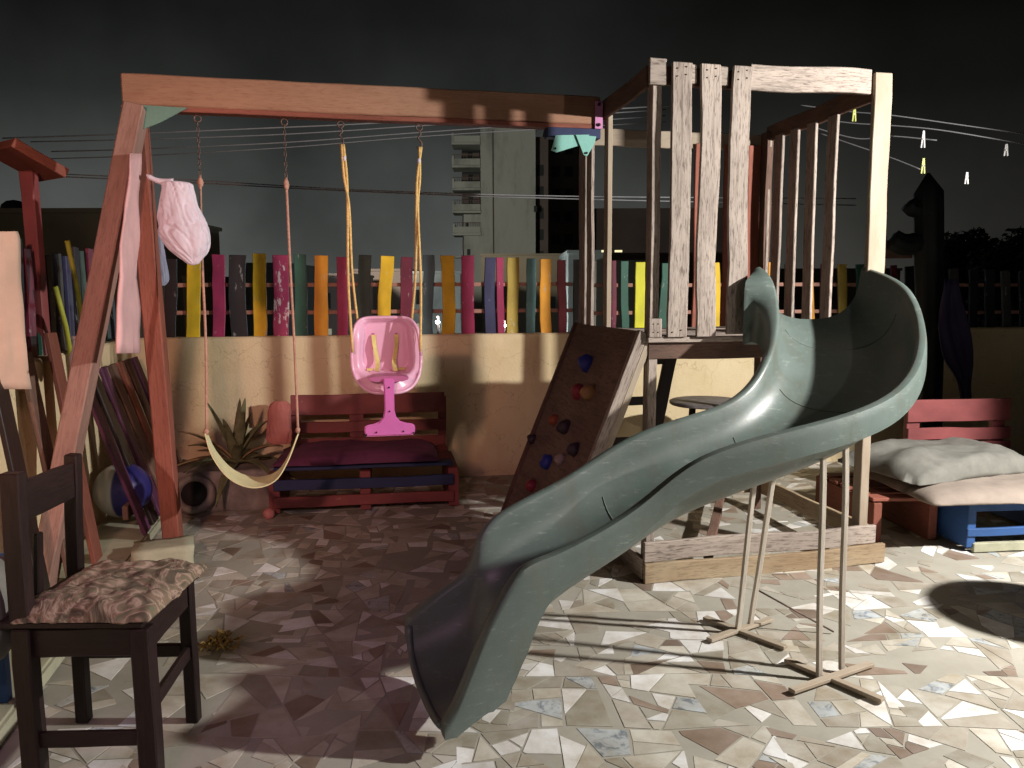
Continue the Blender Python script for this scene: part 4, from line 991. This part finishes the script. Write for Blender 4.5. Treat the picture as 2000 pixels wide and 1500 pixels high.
line([D(1560, 205, 5.3), D(1660, 218, 5.2), D(1740, 225, 5.1), D(1890, 246, 5.0), D(2060, 270, 4.9)], 'topmost washing line right of the tower')
line([D(1560, 226, 5.3), D(1660, 240, 5.2), D(1740, 245, 5.1), D(1850, 256, 5.0), D(2060, 292, 4.9)], 'second washing line right of the tower')
line([D(1560, 240, 5.3), D(1670, 270, 5.2), D(1740, 266, 5.1), D(1830, 274, 5.0)], 'third washing line right of the tower')
line([D(1600, 260, 5.3), D(1670, 284, 5.2), D(1740, 308, 5.1), D(1798, 331, 5.0)], 'steepest washing line sloping down to the cactus')
# ------------------------------------------------------------------ far buildings
def bbox(nm, x0, x1, z0, z1, y0, y1, mat, par):
    bm = bmesh.new(); box_bm(bm, x1-x0, y1-y0, z1-z0, ((x0+x1)/2, (y0+y1)/2, (z0+z1)/2)); return link(nm, bm2me(bm), mat, par)
def px2(x, y, d): p = D(x, y, d); return p.x, p.z
d0 = 60.
ap = thing('apartment_tower', 'pale high rise apartment block with balconies beyond the fence', 'building', (0, d0, -11))
xl, zt = px2(938, 246, d0); xr, _ = px2(1046, 246, d0)
bbox('wall', xl, xr, -11, zt, d0, d0+9, M['bldg'], ap)
xw, zw = px2(905, 418, d0); bbox('lower_wing', xw, xl-.01, -11, zw, d0+.3, d0+8, M['bldg'], ap)
xb_, zb_ = px2(882, 250, d0); bbox('stair_wing', xb_+.6, xl-.02, -11, zt-.4, d0+2.0, d0+8, M['shade'], ap)
for k in range(9):
    z = zt-.35-k*1.55*1.05
    if k < 5:
        bm = bmesh.new(); box_bm(bm, xl-xb_, 2.2, .16, ((xb_+xl)/2, d0+.95, z-.9)); bal = link('balcony', bm2me(bm), M['bldg'], ap)
        bbox('balcony_wall', xb_, xb_+.15, z-.8, z-.15, d0-.1, d0+2, M['bldg'], bal) ; bbox('balcony_wall', xb_+.16, xl-.03, z-.8, z-.35, d0-.14, d0-.04, M['bldg'], bal)
    else:
        bm = bmesh.new(); box_bm(bm, 1.0, 1.2, .14, (xw-.5, d0+.7, z-.9)); link('balcony', bm2me(bm), M['bldg'], ap)
for k in range(5):
    z = zt-.35-k*1.55*1.05
    for q_ in range(7):
        xq = xb_+.3+q_*(xl-xb_-.4)/6
        if q_ % 3 == 1: bbox('balcony_door', xq, xq+.5, z-2.0, z-1.2, d0+1.96, d0+1.985, M['bldg2'], ap)
    bm = bmesh.new()
    for q_ in range(12): box_bm(bm, .03, .03, .28, (xb_+.2+q_*(xl-xb_-.3)/11, d0-.09, z-.2))
    box_bm(bm, xl-xb_-.1, .04, .04, ((xb_+xl)/2, d0-.09, z-.05)); link('railing', bm2me(bm), M['bldg2'], ap)
bm = bmesh.new(); tube_bm(bm, [(xl+.9, d0-.06, -8), (xl+.9, d0-.06, zt-.3)], .05, 6); link('drain_pipe', bm2me(bm), M['bldg2'], ap)
bbox('roof_slab', xl-.12, xr+.12, zt+.002, zt+.14, d0-.12, d0+9, M['bldg'], ap)
xs, _ = px2(1072, 300, d0); bbox('side_wall', xr+.01, xs, -11, zt-.6, d0+1, d0+8.5, M['bldg2'], ap)
for k in range(7):
    xq, zq = px2(1055, 330+k*42, d0+1); bbox('window', xq-.25, xq+.25, zq-.5, zq+.3, d0+.96, d0+.995, M['shade'], ap)
for (x_, y_) in ((912, 440), (915, 492), (1046, 408)):
    xq, zq = px2(x_, y_, d0); bbox('window', xq-.12, xq+.12, zq-.22, zq+.22, d0-.04 if x_ > 938 else d0+.26, d0-.01 if x_ > 938 else d0+.29, M['shade'], ap)
ap2 = thing('brown_building', 'dark brown building rising behind the play tower', 'building', (0, 70, -11))
x0, z0 = px2(1066, 262, 72); x1, _ = px2(1470, 262, 72)
bbox('wall', x0, px2(1160, 262, 72)[0], -11, px2(1066, 235, 72)[1], 72, 82, M['bldg2'], ap2); bbox('wing', px2(1160, 262, 72)[0]+.01, x1, -11, px2(1066, 405, 72)[1], 73, 82, M['bldg2'], ap2)
for r_ in range(6):
    for c_ in range(3):
        xq, zq = px2(1085+c_*26, 290+r_*44, 72); bbox('window', xq-.35, xq+.35, zq-.5, zq+.4, 71.95, 71.99, M['shade'], ap2)
lb = thing('umber_building', 'low flat roofed brown building beyond the left fence', 'building', (-16, 26, -11))
x0, zz_ = px2(-80, 417, 26); x1, _ = px2(250, 417, 26)
bbox('wall', x0, x1, -11, zz_, 26, 34, M['bldg3'], lb); bbox('parapet', x0-.1, x1+.1, zz_+.002, zz_+.15, 25.9, 34.1, M['bldg3'], lb)
tk = D(28, 408, 27); blob('water_tank', tk, (.42, .42, .3), M['shade'], lb, .05, 3, 2)
rb_ = random.Random(5)
lowspec = [(300, 400, 545, 30, 'bldg3'), (400, 470, 560, 33, 'bldg'), (470, 560, 520, 28, 'shade'), (560, 690, 540, 34, 'bldg2'), (690, 800, 530, 40, 'bldg2'), (800, 900, 535, 36, 'bldg'), (940, 1110, 500, 44, 'bldg3'), (1110, 1180, 495, 30, 'bldg'), (1180, 1420, 500, 32, 'bldg3'), (1420, 1760, 530, 38, 'bldg2')]
desc = ['umber house between the yellow and crimson pickets at left', 'pale low house seen between pickets under the white bag', 'black roofed house behind the leftmost dark picket gap', 'brown low house behind the orange picket', 'brown house behind the baby swing ropes', 'pale low house left of the high rise', 'umber block in front of the high rise', 'narrow pale house behind the thin tower slats', 'umber house with lit windows behind the tower', 'dark brown house behind the right tower slats']
for (x0, x1, yt, d, mt), ds in zip(lowspec, desc):
    a, z1 = px2(x0, yt, d); b, _ = px2(x1, yt, d)
    h = thing('low_house', ds, 'house', ((a+b)/2, d, -11), 'low houses beyond the fence')
    bbox('wall', a, b-.03, -11, z1, d, d+5, M[mt], h)
    bbox('parapet', a-.05, b+.02, z1+.002, z1+.12, d-.08, d+5.05, M[mt], h)
    for k in range(int((b-a)/1.1)):
        for r_ in range(2):
            if rb_.random() < .75:
                xq = a+.5+k*1.1; zq = z1-1.0-r_*1.5
                bbox('window', xq-.22, xq+.22, zq-.35, zq+.3, d-.04, d-.004, M['dimwin'] if rb_.random() < .22 else M['shade'], h)
hx = thing('lit_shop', 'small building with two bright roof lights behind the tower', 'building', (3, 29, -11))
a, z1 = px2(1165, 500, 29); b, _ = px2(1260, 500, 29)
bbox('wall', a, b, -11, z1-.15, 29, 31, M['bldg3'], hx)
for xx_ in ((1176, 1195), (1202, 1216)):
    p, z_ = px2(xx_[0], 491, 29); q_, _ = px2(xx_[1], 491, 29); bbox('strip_light', p, q_, z_-.02, z_+.05, 29.1, 29.2, M['warmwin'], hx)
for x, y, d, pw, mt, lab in ((855, 629, 27, 420, 'bulb', 'bright white street lamp seen between the slate and yellow pickets'), (985, 636, 31, 420, 'bulb', 'bright white street lamp seen beside the navy picket'), (1931, 636, 24, 6, 'amber', 'amber lamp glowing low behind the right fence')):
    p = D(x, y, d); t = thing('street_lamp', lab, 'street lamp', (p.x, p.y, -11), 'street lamps beyond the fence')
    tube('pole', [(p.x, p.y+.15, -11), (p.x, p.y+.15, p.z+.15), (p.x, p.y+.02, p.z+.18)], .05, M['steel'], t)
    blob('lamp_head', p, (.075, .075, .06) if mt == 'bulb' else (.12, .06, .09), M[mt], t, 0, 1, 2)
    lamp('street_light', p-Vector((0, .35, 0)), pw, (.8, .92, 1) if mt == 'bulb' else (1, .6, .3), .1)
lamp('facade_fill_spot', (-9, 30, 4), 8500, (1, .97, .86), .6, 'SPOT', (4, 64, 6), 58, .8)  # added spot that brightens the high rise, stands in for city light
lamp('left_block_fill_spot', (-9, 14, 1), 260, (1, .8, .6), .4, 'SPOT', (-14, 26, 2.5), 60, .7)  # added spot that brightens the low building at left, no visible source
# far trees on the right
M['tree'] = plain('night_foliage', (.030, .034, .026), .8, .4, 3); M['trunk'] = plain('tree_bark', (.03, .025, .02), .9, .3, 6)
def tree(cx, top, d, rpx, lab):
    p = D(cx, top, d); R_ = rpx/FPX*d; t = thing('broadleaf_tree', lab, 'tree', (p.x, d, -11), 'dark trees beyond the right fence')
    tube('trunk', [(p.x, d, -11), (p.x+.1, d, -5), (p.x, d, p.z-R_*.7)], [.3, .24, .14], M['trunk'], t)
    bm = bmesh.new()
    for i in range(9000):
        g_ = Vector((random.gauss(0, 1), random.gauss(0, 1), random.gauss(0, 1))).normalized()*random.random()**.4
        cpos = Vector((p.x, d, p.z-R_*1.05))+Vector((g_.x*R_*1.1, g_.y*R_, g_.z*R_*1.05))*(1+.35*noise.noise(g_*2.2+Vector((cx, 0, 0))))
        s = random.uniform(.10, .2)*R_*.5; e1 = Vector((random.gauss(0, 1), random.gauss(0, 1), random.gauss(0, 1))).normalized(); e2 = e1.orthogonal().normalized()
        bm.faces.new([bm.verts.new(cpos+e1*s), bm.verts.new(cpos+e2*s*.6), bm.verts.new(cpos-e1*s), bm.verts.new(cpos-e2*s*.6)])
    link('crown', bm2me(bm), M['tree'], t)
tree(1890, 452, 18, 70, 'rounded dark tree crown beyond the right fence beside the cactus')
tree(2010, 455, 16, 90, 'large dark tree crown at the right edge beyond the fence')
tree(1960, 490, 22, 80, 'lower dark tree crown between two taller ones at right')
